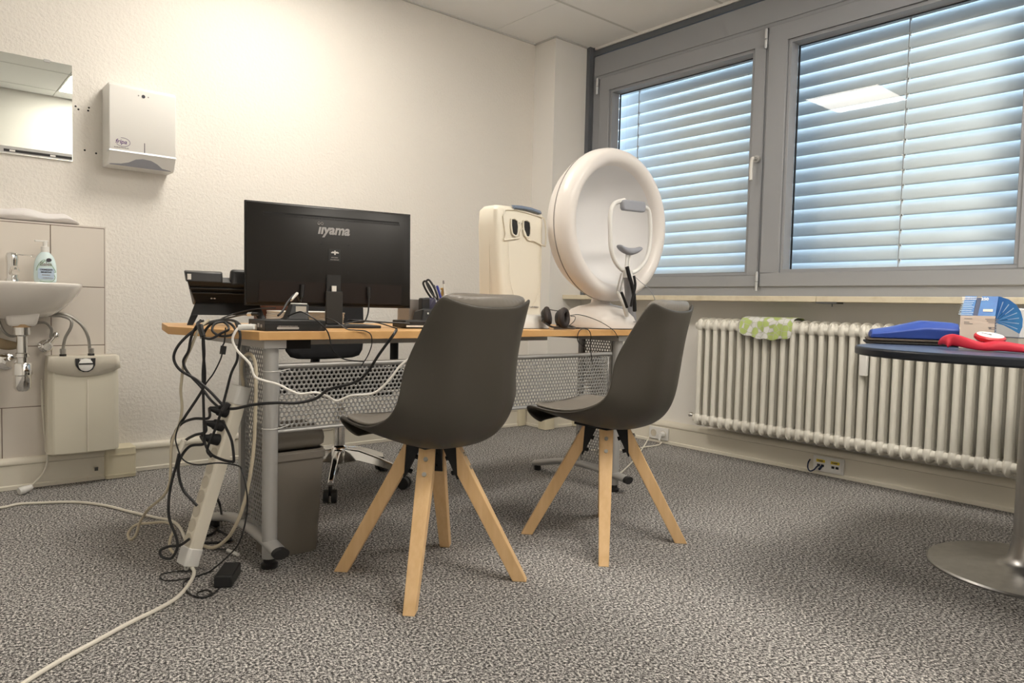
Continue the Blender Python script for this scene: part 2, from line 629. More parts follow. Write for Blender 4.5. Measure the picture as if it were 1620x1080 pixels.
def sash(name, y0, y1, z0, z1, gy0, gy1, gz0, gz1, fx=XW):
    """frame between (y0..y1, z0..z1) with glass opening (gy0..gy1, gz0..gz1)"""
    o = G()
    for a, b in (((fx, y0, z0), (fx+.075, y1, gz0)), ((fx, y0, gz1), (fx+.075, y1, z1)), ((fx, y0, gz0), (fx+.075, gy0, gz1)), ((fx, gy1, gz0), (fx+.075, y1, gz1))):
        o.box(a, b)
    w_ = struct(name, o, FRAME, bevel=.004)
    # stepped glazing bead
    b = G()
    s = .018
    for a, c in (((fx+.004, gy0-.001, gz0-.001), (fx+.07, gy1+.001, gz0+.0)),):
        pass
    for a, c in (((fx+.012, gy0, gz0), (fx+.085, gy1, gz0+s)), ((fx+.012, gy0, gz1-s), (fx+.085, gy1, gz1)), ((fx+.012, gy0, gz0+s), (fx+.085, gy0+s, gz1-s)), ((fx+.012, gy1-s, gz0+s), (fx+.085, gy1, gz1-s))):
        b.box(a, c)
    ob('glazing_bead', b, FRAME, w_, bevel=.003)
    gk = G()
    s2 = .024
    for a, c in (((XG-.006, gy0+s, gz0+s), (XG+.004, gy1-s, gz0+s2)), ((XG-.006, gy0+s, gz1-s2), (XG+.004, gy1-s, gz1-s)), ((XG-.006, gy0+s, gz0+s), (XG+.004, gy0+s2, gz1-s)), ((XG-.006, gy1-s2, gz0+s), (XG+.004, gy1-s, gz1-s))):
        gk.box(a, c)
    ob('glazing_gasket', gk, BLACKM, w_)
    ob('window_pane', G().add([(XG, gy0+s, gz0+s), (XG, gy1-s, gz0+s), (XG, gy1-s, gz1-s), (XG, gy0+s, gz1-s)], [(0, 1, 2, 3)]), GLASS, w_)
    return w_


ZS0, ZS1 = .958, 2.365
w1 = sash('window_1', 2.178, 3.405, ZS0, ZS1, 2.245, 3.318, 1.022, 2.275, XW-.012)
w2 = sash('window_2', .865, 2.162, ZS0, ZS1, .955, 2.050, 1.030, 2.275, XW-.012)
w3 = sash('window_3', -.22, .845, ZS0, ZS1, -.14, .765, 1.030, 2.275, XW-.012)


def hinge(parent, y, z):
    x = XW-.022
    ob('hinge', G().cyl((x, y, z-.05), (x, y, z-.002), .0085).cyl((x, y, z+.002), (x, y, z+.05), .0085).cyl((x, y, z+.05), (x, y, z+.056), .006), ALU, parent)


hinge(w1, 3.418, 2.31)
hinge(w2, 2.171, 2.30)
hinge(w2, 2.171, .985)
# handle
hp = at(1199, 252, 0, XW-.012)
g = G().cyl((XW-.012, hp.y, hp.z), (XW-.030, hp.y, hp.z), .020).cyl((XW-.03, hp.y, hp.z), (XW-.058, hp.y, hp.z), .010)
ob('handle_rose', g, METALG, w1)
g = G().tube([(XW-.055, hp.y, hp.z), (XW-.060, hp.y+.006, hp.z-.005), (XW-.060, hp.y+.010, hp.z-.05), (XW-.058, hp.y+.010, hp.z-.118)], .0125, 10, 5, flat=.75)
ob('handle', g, WHITE, w1)

# outer frame
g = G()
fx0, fx1 = XW, XW+.09
g.box((fx0, YB, .900), (fx1, 3.47, ZS0+.01)).box((fx0, YB, ZS1-.01), (fx1, 3.47, 2.515))
g.box((fx0, 3.39, ZS0), (fx1, 3.475, ZS1)).box((fx0, 2.15, ZS0), (fx1, 2.19, ZS1)).box((fx0, .835, ZS0), (fx1, .875, ZS1)).box((fx0, YB, ZS0), (fx1, -.21, ZS1))
struct('window_frame', g, FRAME)
struct('trim_5', G().box((XW-.008, YB, 2.385), (XW+.0, 3.462, 2.520)), FRAME, bevel=.003)
struct('trim_6', G().box((XW-.004, YB, 2.528), (XW+.09, 3.475, 2.565)).box((XW+.01, YB, 2.565), (XW+.09, 3.475, HC)), FRAME_D, bevel=.003)
struct('trim_7', G().box((XW-.036, 3.478, .90), (XW+.09, 3.512, HC)).box((XW-.004, 3.470, .90), (XW+.02, 3.480, HC)), FRAME_D, bevel=.002)
# stone sill with a break
g = G()
g.box((3.43, 1.735, .874), (XW+.02, 3.508, .902)).box((3.432, YB, .874), (XW+.02, 1.733, .902))
struct('trim_8', g, SILL, bevel=.002)
g = G()
g.box((3.431, 1.63, .866), (3.50, 1.735, .8745)).cbox((3.46, 1.665, .862), (.004, .004, .02))
struct('trim_9', g, DARK)
struct('ground', G().box((4.2, -40, -3.1), (60, 50, -3)), GROUND)

# external venetian blinds


def blind(name, y0, y1, cords, label):
    t = thing(name, label, 'window blind', (3.86, (y0+y1)/2, 2.40), group='external venetian blinds')
    g = G()
    n = 20
    pitch = .0745
    hw = (y1-y0)/2
    tilt = R(-70)
    for k in range(n):
        zc = -.07-pitch*k
        ch = .0450
        pts = []
        for i in range(9):
            s = -1+2*i/8
            u = s*ch
            hgt = .007*(1-s*s)
            if i == 0:
                hgt = -.002
            # inner edge (towards room, -x) high, outer edge low
            x = u*math.cos(tilt)+hgt*math.sin(tilt)
            z = -u*math.sin(tilt)+hgt*math.cos(tilt)
            pts.append((x, z))
        g.rings([[(x, -hw, zc+z) for x, z in pts], [(x, hw, zc+z) for x, z in pts]], False, closed=False)
    ob('slats', g, SLATM, t, solid=(.0008, 0), sharp=80)
    ob('head_rail', G().box((-.04, -hw, -.03), (.04, hw, .03)), FRAME, t)
    for cy in cords:
        c = G().cyl((-.036, cy-t.location.y, -.02), (-.036, cy-t.location.y, -pitch*n-.05), .0019, seg=6)
        for k in range(n):
            zc = -.07-pitch*k+.030
            c.tube([(-.036, cy-t.location.y, zc+.012), (-.030, cy-t.location.y-.006, zc), (-.036, cy-t.location.y, zc-.012)], .0012, 5, 3)
        ob('cord', c, INKG, t)
        c = G().cbox((-.0345, cy-t.location.y-.002, -.02-pitch*n/2), (.0012, .0016, pitch*n))
        for k in range(n):
            zc = -.07-pitch*k+.030
            c.cbox((-.035, cy-t.location.y-.003, zc), (.005, .020, .008))
            c.cbox((-.035, cy-t.location.y-.006, zc-.005), (.005, .006, .020))
        ob('cord_clips', c, WHITE, t)
    return t


blind('venetian_blind', 2.175, 3.435, (3.225,), 'pale grey external slatted blind behind the narrower left window with the white handle')
blind('venetian_blind', .87, 2.13, (1.515,), 'pale grey external slatted blind behind the large right window with a cord down its middle')
blind('venetian_blind', -.4, .83, (.3,), 'pale grey external slatted blind behind the window beyond the right edge of the photo')

# ------------------------------------------------------------------ sink corner: tiled pre-wall
YT = 3.635
struct('wall_tiled', G().box((XB, YT, 0), (.706, YW, 1.122)), GROUT)
g = G()
zs = [.145, .343, .602, .858, 1.118]
zs = [.09, .345, .602, .858, 1.118]
for i in range(4):
    xs = [.499, .165, -.17, -.505] if i in (1, 2, 3) else [.33, -.005, -.34]
    if i in (0,):
        xs = [.322, -.02, -.36]
    e = [.703]+xs
    for a, b in zip(e[1:], e[:-1]):
        g.box((a+.0015, YT-.004, zs[i]+.0015), (b-.0015, YT+.005, zs[i+1]-.0015))
struct('trim_10', g, TILE, bevel=.001)
struct('trim_11', G().box((XB, YT-.003, 1.1195), (.706, YW, 1.126)).box((.7035, YT-.003, 0), (.708, YW, 1.126)), TILE)

# mirror
t = thing('wall_mirror', 'frameless rectangular mirror on the wall above the washbasin', 'mirror', (.20, YW, 1.61))
ob('mirror_glass', G().box((-.44, -.008, -.203), (.394, -.002, .212)), MIRROR, t, label='reflecting glass plate')
ob('mirror_bracket', G().box((.128, -.0095, -.200), (.392, -.0078, -.172)), METALG, t)
ob('bracket_slot', G().box((.145, -.0103, -.195), (.392, -.0092, -.184)), BLACK, t)
for x in (.165, .31):
    ob('bracket_clip', G().box((x, -.0112, -.193), (x+.02, -.0101, -.186)), WHITE, t)
ob('top_clip', G().box((.29, -.0125, .205), (.312, -.0, .2155)), METALG, t)

# drill holes in the wall
for k, (px, py) in enumerate(((119.5, 168), (124, 173), (140.6, 170.4), (139.5, 175), (134, 237.5), (152, 242.5))):
    p = at(px, py, 1, YW)
    lab = ['small drilled hole closest to the mirror edge, upper row', 'small drilled hole just below and right of the one closest to the mirror', 'upper of the two stacked drilled holes left of the towel dispenser', 'lower of the two stacked drilled holes left of the towel dispenser', 'left drilled hole of the lower pair beside the mirror bottom', 'right drilled hole of the lower pair, next to the dispenser corner'][k]
    o = ob('drill_hole', G().cyl((0, 0, 0), (0, -.0006, 0), .0042, seg=10), BLACKM, loc=(p.x, YW, p.z))
    tag(o, lab, 'wall hole', 'drill holes by the mirror')

# paper towel dispenser
t = thing('towel_dispenser', 'white paper towel dispenser on the wall with a grey wave opening', 'dispenser', (.848, YW, 1.40))
g = G()
W2 = .137
pf = [(0, .0), (0, .352), (-.125, .352), (-.140, .340), (-.140, .058), (-.105, .0)]   # (y, z) profile
g.rings([[(x, y, z) for y, z in pf] for x in (-W2, W2)], True)
ob('cover', g, WHITE, t, bevel=.004)
g = G().box((-W2-.001, -.1425, .056), (W2+.001, -.10, .064))
ob('lower_edge', g, ALU, t, bevel=.001)
# wave opening on sloping bottom front
Mw = frame((0, -.1235, .0285), (1, 0, 0), (0, -.035, .058))
pts = [(-W2+.004, -.031), (W2-.012, -.031), (W2-.016, -.028), (.085, -.022), (.062, -.004), (.035, .009), (.0, .012), (-.028, .006), (-.055, -.012), (-.085, -.022), (-W2+.012, -.026)]
ob('wave_opening', G().prism(pts, 0, .0012, Mw), GREYP, t)
ob('front_lower_flap', G().box((-W2+.002, -.032, -.0015), (W2-.002, .0325, .0006), Mw), WHITE, t)
ob('level_window', G().box((.003, -.1408, .062), (.0058, -.1395, .108)), INK, t)
ob('lock', G().lathe([(.0075, 0), (.0075, .0012), (.004, .0012), (.004, .0004)], frame((0, -.1402, .313), (1, 0, 0), (0, 0, 1)), 20), INK, t)
g = G().lathe([(.003, 0), (.003, .0006)], frame((-.02, -.1402, .3135), (1, 0, 0), (0, 0, 1)), 10).lathe([(.003, 0), (.003, .0006)], frame((.02, -.1402, .3135), (1, 0, 0), (0, 0, 1)), 10)
ob('lock_studs', g, INKG, t)
Mf = frame((-.090, -.1402, .100), (1, 0, 0), (0, 0, 1))
txt('fripa', .0255, Mf, VIOL, t, 'logo_lettering', shear=.2, bold=.00035)
ob('logo_oval', G().tube([Vector((-.083+.029*math.cos(a), -.1404, .099+.019*math.sin(a))) for a in [R(-150+i*15) for i in range(18)]], .0009, 5, 0), VIOL, t)
tiny(13, .0075, frame((-.088, -.1402, .0745), (1, 0, 0), (0, 0, 1)), INKG, t, 'small_lettering')

# plastic bag on the tiled ledge
g = G()
nx_, nz_ = 26, 14
rg = []
random.seed(3)
for i in range(nx_+1):
    u = i/nx_
    x = -.12+.735*u
    hh = (.068-.03*u)+.006*math.sin(9*u*PI)
    if u > .93:
        hh *= (1-u)/.07*.85+.15
    row = []
    for j in range(nz_):
        a = 2*PI*j/nz_
        row.append((x+random.uniform(-.004, .004), 3.672+.036*math.cos(a)*(1+.08*math.sin(7*u*PI+j)), 1.128+hh/2+hh/2*math.sin(a)+random.uniform(-.002, .002)+(.006*math.sin(11*u+3*a))*(math.sin(a) > 0)))
    rg.append(row)
g.rings(rg, True)
tag(ob('plastic_bag', g, BAGM, sub=1), 'flat crumpled white plastic bag lying on the tiled ledge above the basin', 'bag')

# wash basin
t = thing('wash_basin', 'white ceramic wall-hung washbasin cut off by the left photo edge', 'sink', (.335, YT-.006, .866))


def drow(w, d, z, y0=0, n=24):
    """D-shaped outline: flat at the wall, rounded front"""
    out = []
    for i in range(n+1):
        a = PI*i/n
        cx = math.copysign(abs(math.cos(a))**.8, math.cos(a))
        out.append((w*cx, y0-(d*abs(math.sin(a))**.75), z))
    return out


rows = [drow(.14, .20, -.150), drow(.19, .29, -.115), drow(.235, .36, -.065), drow(.262, .39, -.022), drow(.268, .395, -.002), drow(.264, .391, .003), drow(.238, .365, .000, -.006), drow(.20, .30, -.02, -.03), drow(.13, .20, -.075, -.07), drow(.06, .12, -.10, -.10)]
g = G().rings(rows, True)
ob('basin', g, CERAM, t, sub=1)
ob('drain_boss', G().rings([[(x, y, z) for x, y in rrect(w_, d_, .02, 4, .037, -.19)] for w_, d_, z in ((.13, .16, -.08), (.115, .13, -.12), (.10, .10, -.168), (.085, .085, -.174))], True), CERAM, t, sub=1)
tp = thing('basin_tap', 'chrome single-lever mixer tap on the washbasin', 'tap', (.356, YT-.07, .868))
g = G().lathe([(.026, 0), (.026, .01), (.021, .018), (.020, .07), (.022, .09), (.023, .105), (.018, .118), (.002, .122)], None, 24)
ob('tap_body', g, CHROME, tp)
ob('spout', G().tube([(0, -.01, .035), (0, -.05, .05), (0, -.10, .052), (0, -.125, .038)], .013, 12, 5), CHROME, tp)
ob('lever', G().tube([(0, 0, .115), (.02, -.01, .113), (.045, -.018, .112), (.066, -.02, .110)], .0035, 8, 4, flat=.7).tube([Vector((.070+.008*math.cos(a), -.021, .110+.004*math.sin(a))) for a in [R(40*i) for i in range(9)]], .0014, 5, 0), CHROME, tp)

# bottle trap and valves
t = thing('bottle_trap', 'chrome bottle trap and waste pipe hanging under the washbasin', 'pipe fitting', (.372, 3.42, .69))
g = G().lathe([(.028, 0), (.028, -.03), (.019, -.035), (.019, -.10), (.023, -.103), (.023, -.118), (.019, -.12), (.019, -.150)], None, 24)
ob('waste_pipe', g, CHROME, t)
g = G().lathe([(.029, -.140), (.034, -.146), (.034, -.188), (.030, -.192), (.030, -.240), (.022, -.252), (.004, -.256)], None, 24)
ob('trap_cup', g, CHROME, t)
ob('outlet_pipe', G().tube([(0, 0, -.125), (-.02, .03, -.14), (-.03, .08, -.15), (-.035, .20, -.15)], .015, 12, 5).lathe([(.036, 0), (.034, .006), (.018, .012)], frame((-.035, .205, -.15), (1, 0, 0), (0, 0, 1)), 20), CHROME, t)
ob('gasket', G().lathe([(.031, 0), (.031, .012)], None, 20), mat('gasket_tan', (.45, .30, .16), .7), t)
vp = at(71, 547, 1, YT)
t = thing('angle_valve', 'chrome angle valve on the tiles to the left of the water heater', 'valve', (vp.x, YT-.004, vp.z))
ob('wall_flange', G().lathe([(.028, 0), (.026, .006), (.016, .012)], frame((0, 0, 0), (1, 0, 0), (0, 0, 1)), 20), CHROME, t)
ob('valve_body', G().cyl((0, 0, 0), (0, -.05, 0), .011).cyl((.0, -.03, 0), (.03, -.034, .04), .010).ball((.035, -.036, .046), (.013, .013, .016)), CHROME, t)
ob('valve_handle', G().lathe([(.014, 0), (.021, .004), (.021, .02), (.015, .026)], frame((0, -.045, 0), (1, 0, 0), (0, 0, 1)), 20), CHROME, t)
HOSE = mat('braided_hose', (.42, .41, .38), .4, .7)


def hose(name, pts, r, m, lab, cat='hose', group=None):
    o = ob(name, G().tube(pts, r, 8, 8), m)
    return tag(o, lab, cat, group)


hose('braided_hose', [at(62, 497, 1, 3.56), at(80, 499, 1, 3.54), at(98, 500, 1, 3.53), at(112, 506, 1, 3.52), at(112, 518, 1, 3.52), at(103, 535, 1, 3.53), at(99, 556, 1, 3.555)], .0062, HOSE, 'shorter steel hose curving down to the left connector of the water heater', group='steel hoses under the basin')
hose('braided_hose', [at(60, 500, 1, 3.57), at(85, 496, 1, 3.55), at(108, 499, 1, 3.54), at(128, 513, 1, 3.54), at(139, 532, 1, 3.545), at(142, 552, 1, 3.555)], .0062, HOSE, 'longer steel hose arching to the right connector of the water heater', group='steel hoses under the basin')
hose('braided_hose', [at(-14, 470, 1, 3.58), at(-3, 505, 1, 3.57), at(8, 526, 1, 3.56), at(24, 531, 1, 3.56), at(50, 514, 1, 3.56), at(70, 510, 1, 3.57), at(81, 520, 1, 3.58), at(80, 534, 1, 3.59)], .0055, HOSE, 'dark steel hose sagging behind the trap to the angle valve', group='steel hoses under the basin')
p = at(8, 543, 1, 3.5)
g = G()
rg = []
for i in range(9):
    u = i/8
    rg.append([(p.x-.11+.18*u+random.uniform(-.004, .004), p.y+.018*math.cos(a)+random.uniform(-.003, .003), p.z+(.005+.02*math.sin(PI*u))*math.sin(a)+.01*math.sin(6*u)) for a in [2*PI*j/8 for j in range(8)]])
g.rings(rg)
tag(ob('rag', g, mat('rag_tan', (.30, .23, .14), .9), sub=1), 'crumpled brown rag on the pipe left of the bottle trap', 'cloth')

# water heater
t = thing('water_heater', 'cream under-sink water heater box with a black temperature dial', 'water heater', (.605, YT-.006, .147))
wh = .135
hh = .412
pts = [(-wh, 0), (-wh, -.085), (-wh+.02, -.108), (-.05, -.118), (.05, -.118), (wh-.02, -.108), (wh, -.085), (wh, 0)]
g = G()
rr = []
for z, s, dd in ((0, .90, 0), (.0, 1, 0), (.012, 1, 0), (hh-.10, 1, 0), (hh-.03, .97, .0), (hh, .95, -.012)):
    rr.append([(x*s, y*(s if y < -.01 else 1), z) for x, y in pts])
rr[0] = [(x, y*.6, .02) for x, y in pts]
g.rings(rr[1:], True)
ob('casing', g, CREAM, t, bevel=.005)
# top hood with curved lower lip
g = G()
nn = 16
rows = []
lip = [(-wh-.002+2*(wh+.002)*i/nn) for i in range(nn+1)]


def yf(x):
    a = abs(x)
    return -.1195 if a < .05 else (-.1195+.012*((a-.05)/(wh-.05)))


bot = [(x, yf(x)-.003, hh-.052-.030*(1-(x/wh)**2)) for x in lip]
top = [(x*.96, yf(x)*.97-.002, hh+.001) for x in lip]
backt = [(x*.96, -.02, hh+.003) for x in lip]
g.rings([bot, top, backt], False, closed=False)
ob('top_hood', g, CREAM2, t, solid=(.003, 0), sharp=50)
ob('centre_rib', G().cbox((.008, -.1195, .16), (.006, .004, .31)), CREAM2, t, bevel=.001)
Md = frame((.0, -.1245, hh-.030), (1, 0, 0), (0, .10, 1))
dp = [(-.038, .025), (.038, .025), (.036, -.006), (.026, -.024), (.010, -.033), (-.010, -.033), (-.026, -.024), (-.036, -.006)]
ob('dial_plate', G().prism(dp, 0, .002, Md), BLACK, t)
dn = ob('dial', G().lathe([(.027, .002), (.027, .009), (.023, .011)], Md @ Matrix.Translation((0, -.003, 0)), 28), WHITE, t)
ob('dial_bar', G().box((-.026, -.002, .009), (.026, .004, .0125), Md), BLACK, t)
tiny(9, .008, Md @ Matrix.Translation((0, .0205, .0022)), WHITE, t, 'dial_lettering')
for i, (px, xx) in enumerate(((98, -.075), (143, .030))):
    g = G().lathe([(.013, 0), (.013, .012)], Matrix.Translation((xx, -.075, hh)), 16)
    ob('connector_collar', g, BLACK, t)
    ob('connector_nut', G().lathe([(.010, .012), (.0115, .02), (.0115, .034), (.008, .036)], Matrix.Translation((xx, -.075, hh)), 6), BRUSH, t)
# its power lead down to the floor
t2 = thing('heater_lead', 'thin cream power lead with plug hanging from the water heater to the floor', 'cable', tuple(at(45, 772, 2, .02)))
q = Vector(t2.location)
pp = [at(66, 600, 1, 3.61), at(67, 640, 1, 3.60), at(71, 690, 1, 3.60), at(75, 725, 1, 3.59), at(70, 745, 1, 3.58), at(60, 758, 1, 3.575), at(50, 768, 1, 3.57)]
ob('cord', G().tube([v-q for v in pp], .0042, 8, 6), CABW, t2)
ob('plug', G().cyl((.012, .0, .004), (-.022, -.012, -.004), .011, .017, 14).cyl((-.022, -.012, -.004), (-.034, -.016, -.006), .017, .016, 14), WHITE, t2)

# soap bottle on the basin rim
t = thing('soap_bottle', 'pale blue pump soap bottle with green leaves printed, on the basin rim', 'soap dispenser', (.470, YT-.075, .869))


def oval(w_, d_, z, n=24):
    return [(w_*math.cos(2*PI*i/n), d_*math.sin(2*PI*i/n), z) for i in range(n)]


g = G().rings([oval(.036, .02, 0), oval(.041, .023, .004), oval(.0425, .024, .03), oval(.041, .024, .07), oval(.036, .022, .098), oval(.027, .019, .116), oval(.016, .015, .126), oval(.014, .014, .130)])
ob('bottle', g, SOAPM, t, sub=1)
ob('pump_collar', G().lathe([(.015, .128), (.015, .150), (.012, .152)], None, 20), WHITE, t)
ob('pump_head', G().cyl((0, 0, .150), (0, 0, .175), .008).box((-.036, -.006, .170), (.010, .006, .176)), WHITE, t, bevel=.001)
Mq = frame((0, -.0246, .05), (1, 0, 0), (0, .03, 1))
txt('Balea', .020, Mq @ Matrix.Translation((0, .028, .0012)), INKG, t, 'brand_lettering', bold=.0004)
ob('blue_label', G().prism(rrect(.058, .045, .008, 4), -.002, .0006, Mq @ Matrix.Translation((0, -.012, 0))), LABELB, t)
txt('CREMESEIFE', .0085, Mq @ Matrix.Translation((0, .004, .001)), INK, t, 'label_lettering', bold=.0002)
txt('SENSITIVE', .0085, Mq @ Matrix.Translation((0, -.006, .001)), INK, t, 'label_lettering', bold=.0002)
tiny(8, .006, Mq @ Matrix.Translation((0, -.017, .001)), INKG, t, 'label_lettering')
tiny(12, .005, Mq @ Matrix.Translation((.006, -.029, .001)), INKG, t, 'label_lettering')
g = G()
g.tube([(-.034, 0, .0), (-.030, .018, .0015), (-.016, .040, .0015), (-.004, .045, .0015), (-.012, .032, .0015), (-.024, .022, .0015)], .0009, 5, 4)
g.tube([(.012, .032, .0012), (.024, .016, .0012), (.034, -.004, .0), (.026, -.003, .0012)], .0009, 5, 4)
g.tube([(.028, -.016, .001), (.031, -.028, .0), (.022, -.042, .001), (0, -.047, .0015), (-.024, -.042, .001)], .0009, 5, 4)
for v in g.bm.verts:
    v.co = Mq @ v.co
ob('leaf_print', g, GREEN, t)
ob('dark_emblem', G().lathe([(.0095, 0), (.0095, .0006)], Mq @ Matrix.Translation((.010, .045, .0012)) @ Matrix.Diagonal((1, .8, 1, 1)), 20), INK, t)

# ------------------------------------------------------------------ radiator
PITCH_R = .05
YR0 = 2.40
NSEC = 33
XR = 3.44
t = thing('radiator', 'long white column radiator on the wall under the windows', 'radiator', (XR+.05, 1.6, .18))


def section_mesh():
    g = G()
    for x in (-.05, -.012, .026):
        sc = 1.0
        g.lathe([(.0138, .02), (.0138, .56)], Matrix.Translation((x, 0, 0)) @ Matrix.Diagonal((1.2, 1, 1, 1)), 14)
    # hub heads (rounded flattened capsules over the depth)
    for z in (.030, .555):
        for k, (x, r) in enumerate(((-.050, .0215), (-.012, .021), (.026, .021))):
            g.ball((x, 0, z), (.024, .0205, .036), 16, n=8)
        g.cyl((-.046, -.0252, z), (-.046, .0252, z), .0205, seg=16)
        g.cyl((.022, -.0252, z), (.022, .0252, z), .0205, seg=16)
    # thin weld fin over the head
    fin = []
    for i in range(13):
        a = PI*i/12
        fin.append((-.012+.064*math.cos(a), .575+.024*math.sin(a)))
    fin += [(-.070, .54), (-.060, .52), (.045, .52)]
    M = frame((0, 0, 0), (1, 0, 0), (0, 0, 1))
    g.prism(fin, -.003, .003, M)
    fin2 = [(x, .585-z) for x, z in fin]
    g.prism(fin2, -.003, .003, M)
    return g.mesh('radiator_section')


sm = section_mesh()
base = Vector(t.location)
first = None
for k in range(NSEC):
    if first is None:
        first = ob('radiator_section', sm, RADM, t)
        o = first
    else:
        o = first.copy()
        COL.objects.link(o)
        o.parent = t
    o.location = (0, YR0-PITCH_R*k-base.y, 0)
p = at(1366, 576, 0, XR-.025)
ob('heat_meter', G().cbox((0, 0, 0), (.022, .036, .11)), WHITE, t, bevel=.004, loc=tuple(Vector((XR-.022, p.y, p.z-.0))-base))
ob('bleed_valve', G().cyl((0, .0, 0), (0, .045, 0), .009).cyl((0, .03, 0), (0, .045, 0), .014), CHROME, t, loc=(-.02, YR0+.03-base.y, .04))
g = G()
for k in (4, 16, 28):
    g.box((.04, YR0-PITCH_R*k-base.y-.01, .05), (.085+.02, YR0-PITCH_R*k-base.y+.01, .08))
ob('wall_bracket', g, RADM, t)
ob('supply_pipe', G().cyl((.055, 2.42-base.y, -.012), (.055, .8-base.y, -.012), .010), RADM, t)

# towel over the radiator
g = G()
ny = 26
rg = []
ya, yb = 1.838, 2.135
for i in range(ny+1):
    u = i/ny
    y = ya+(yb-ya)*u
    wv = .006*math.sin(u*PI*2.2*5)
    drop = .085+.025*math.sin(u*3.0+.3)+.004*math.sin(u*23)
    zt = .785
    row = [(XR-.030+wv*.4-.012, y, zt-drop), (XR-.035+wv*.6, y, zt-drop*.6), (XR-.030+wv*.3, y, zt-.022), (XR-.014, y, zt+.000), (XR+.02, y, zt+.008+wv*.2), (XR+.06, y, zt+.008), (XR+.098, y, zt+.0), (XR+.112, y, zt-.03)]
    rg.append(row)
g.rings(rg, False, closed=False)
tag(ob('tea_towel', g, TOWEL, sub=2, solid=(.002, 0)), 'white cloth with green leaf print draped over the radiator top', 'towel')

# sockets on the window duct
XD = XW-.03-.055
p0, p1 = at(1029, 677, 0, XD), at(1058, 692, 0, XD)
cy, cz = (p0.y+p1.y)/2, .060
t = thing('wall_socket', 'white double power socket on the skirting duct behind the second chair', 'socket', (XD, cy, cz))
ob('socket_plate', G().box((-.011, -.072, -.038), (.0, .072, .038)), WHITE, t, bevel=.003)
for s in (.036, -.036):
    ob('socket_cup', G().lathe([(.021, 0), (.021, .0025), (.0185, .0025), (.0185, -.001), (.001, -.001)], frame((-.0112, s, 0), (0, -1, 0), (0, 0, 1)) @ Matrix.Rotation(PI, 4, 'Y') @ Matrix.Rotation(PI, 4, 'Y'), 24), OFFW, t)
t = thing('socket_lead', 'white power lead plugged into the socket behind the second chair', 'cable', (XD-.02, cy-.036, cz))
q = Vector(t.location)
ob('plug', G().cyl((.008, 0, 0), (-.022, 0, 0), .018, .016, 18).cyl((-.02, 0, .0), (-.028, 0, -.035), .009, .006, 12), WHITE, t)
pp = [q+Vector((-.028, 0, -.033)), at(1046, 700, 0, XD-.04), at(1040, 704, 2, .008), at(1020, 707, 2, .008), at(990, 712, 2, .008), at(960, 709, 2, .008), at(935, 712, 2, .008)]
ob('cord', G().tube([v-q for v in pp], .0038, 8, 8), CABW, t)
p0, p1 = at(1289, 733, 0, XD), at(1335, 737, 0, XD)
cy = (p0.y+p1.y)/2
t = thing('network_socket', 'white network socket plate with two yellow labels under the radiator', 'socket', (XD, cy, .060))
ob('socket_plate', G().box((-.011, -.078, -.040), (.0, .078, .040)), WHITE, t, bevel=.003)
for s in (.037, -.037):
    ob('socket_insert', G().box((-.014, s-.030, -.030), (-.011, s+.030, .030)), WHITE, t, bevel=.002)
    ob('yellow_label', G().box((-.0155, s-.022, .008), (-.0138, s+.022, .022)), YEL, t)
    tiny(4, .012, frame((-.0156, s, .015), (0, -1, 0), (0, 0, 1)) , INK, t, 'label_lettering')
    ob('port', G().box((-.0150, s-.018, -.014), (-.0138, s-.003, -.002)).box((-.0150, s+.003, -.014), (-.0138, s+.018, -.002)), BLACK, t)
pp = [Vector((XD-.012, cy+.045, .052)), Vector((XD-.035, cy+.047, .045)), Vector((XD-.045, cy+.055, .030)), Vector((XD-.045, cy+.075, .020)), Vector((XD-.035, cy+.092, .032)), Vector((XD-.022, cy+.098, .055)), Vector((XD-.004, cy+.098, .070))]
tag(ob('network_cable', G().tube(pp, .0035, 8, 6).cyl((XD-.012, cy+.030, .050), (XD-.04, cy+.030, .036), .006, seg=8), mat('cable_navy', (.01, .02, .06), .4)), 'short dark network cable looped out of the socket under the radiator', 'cable')

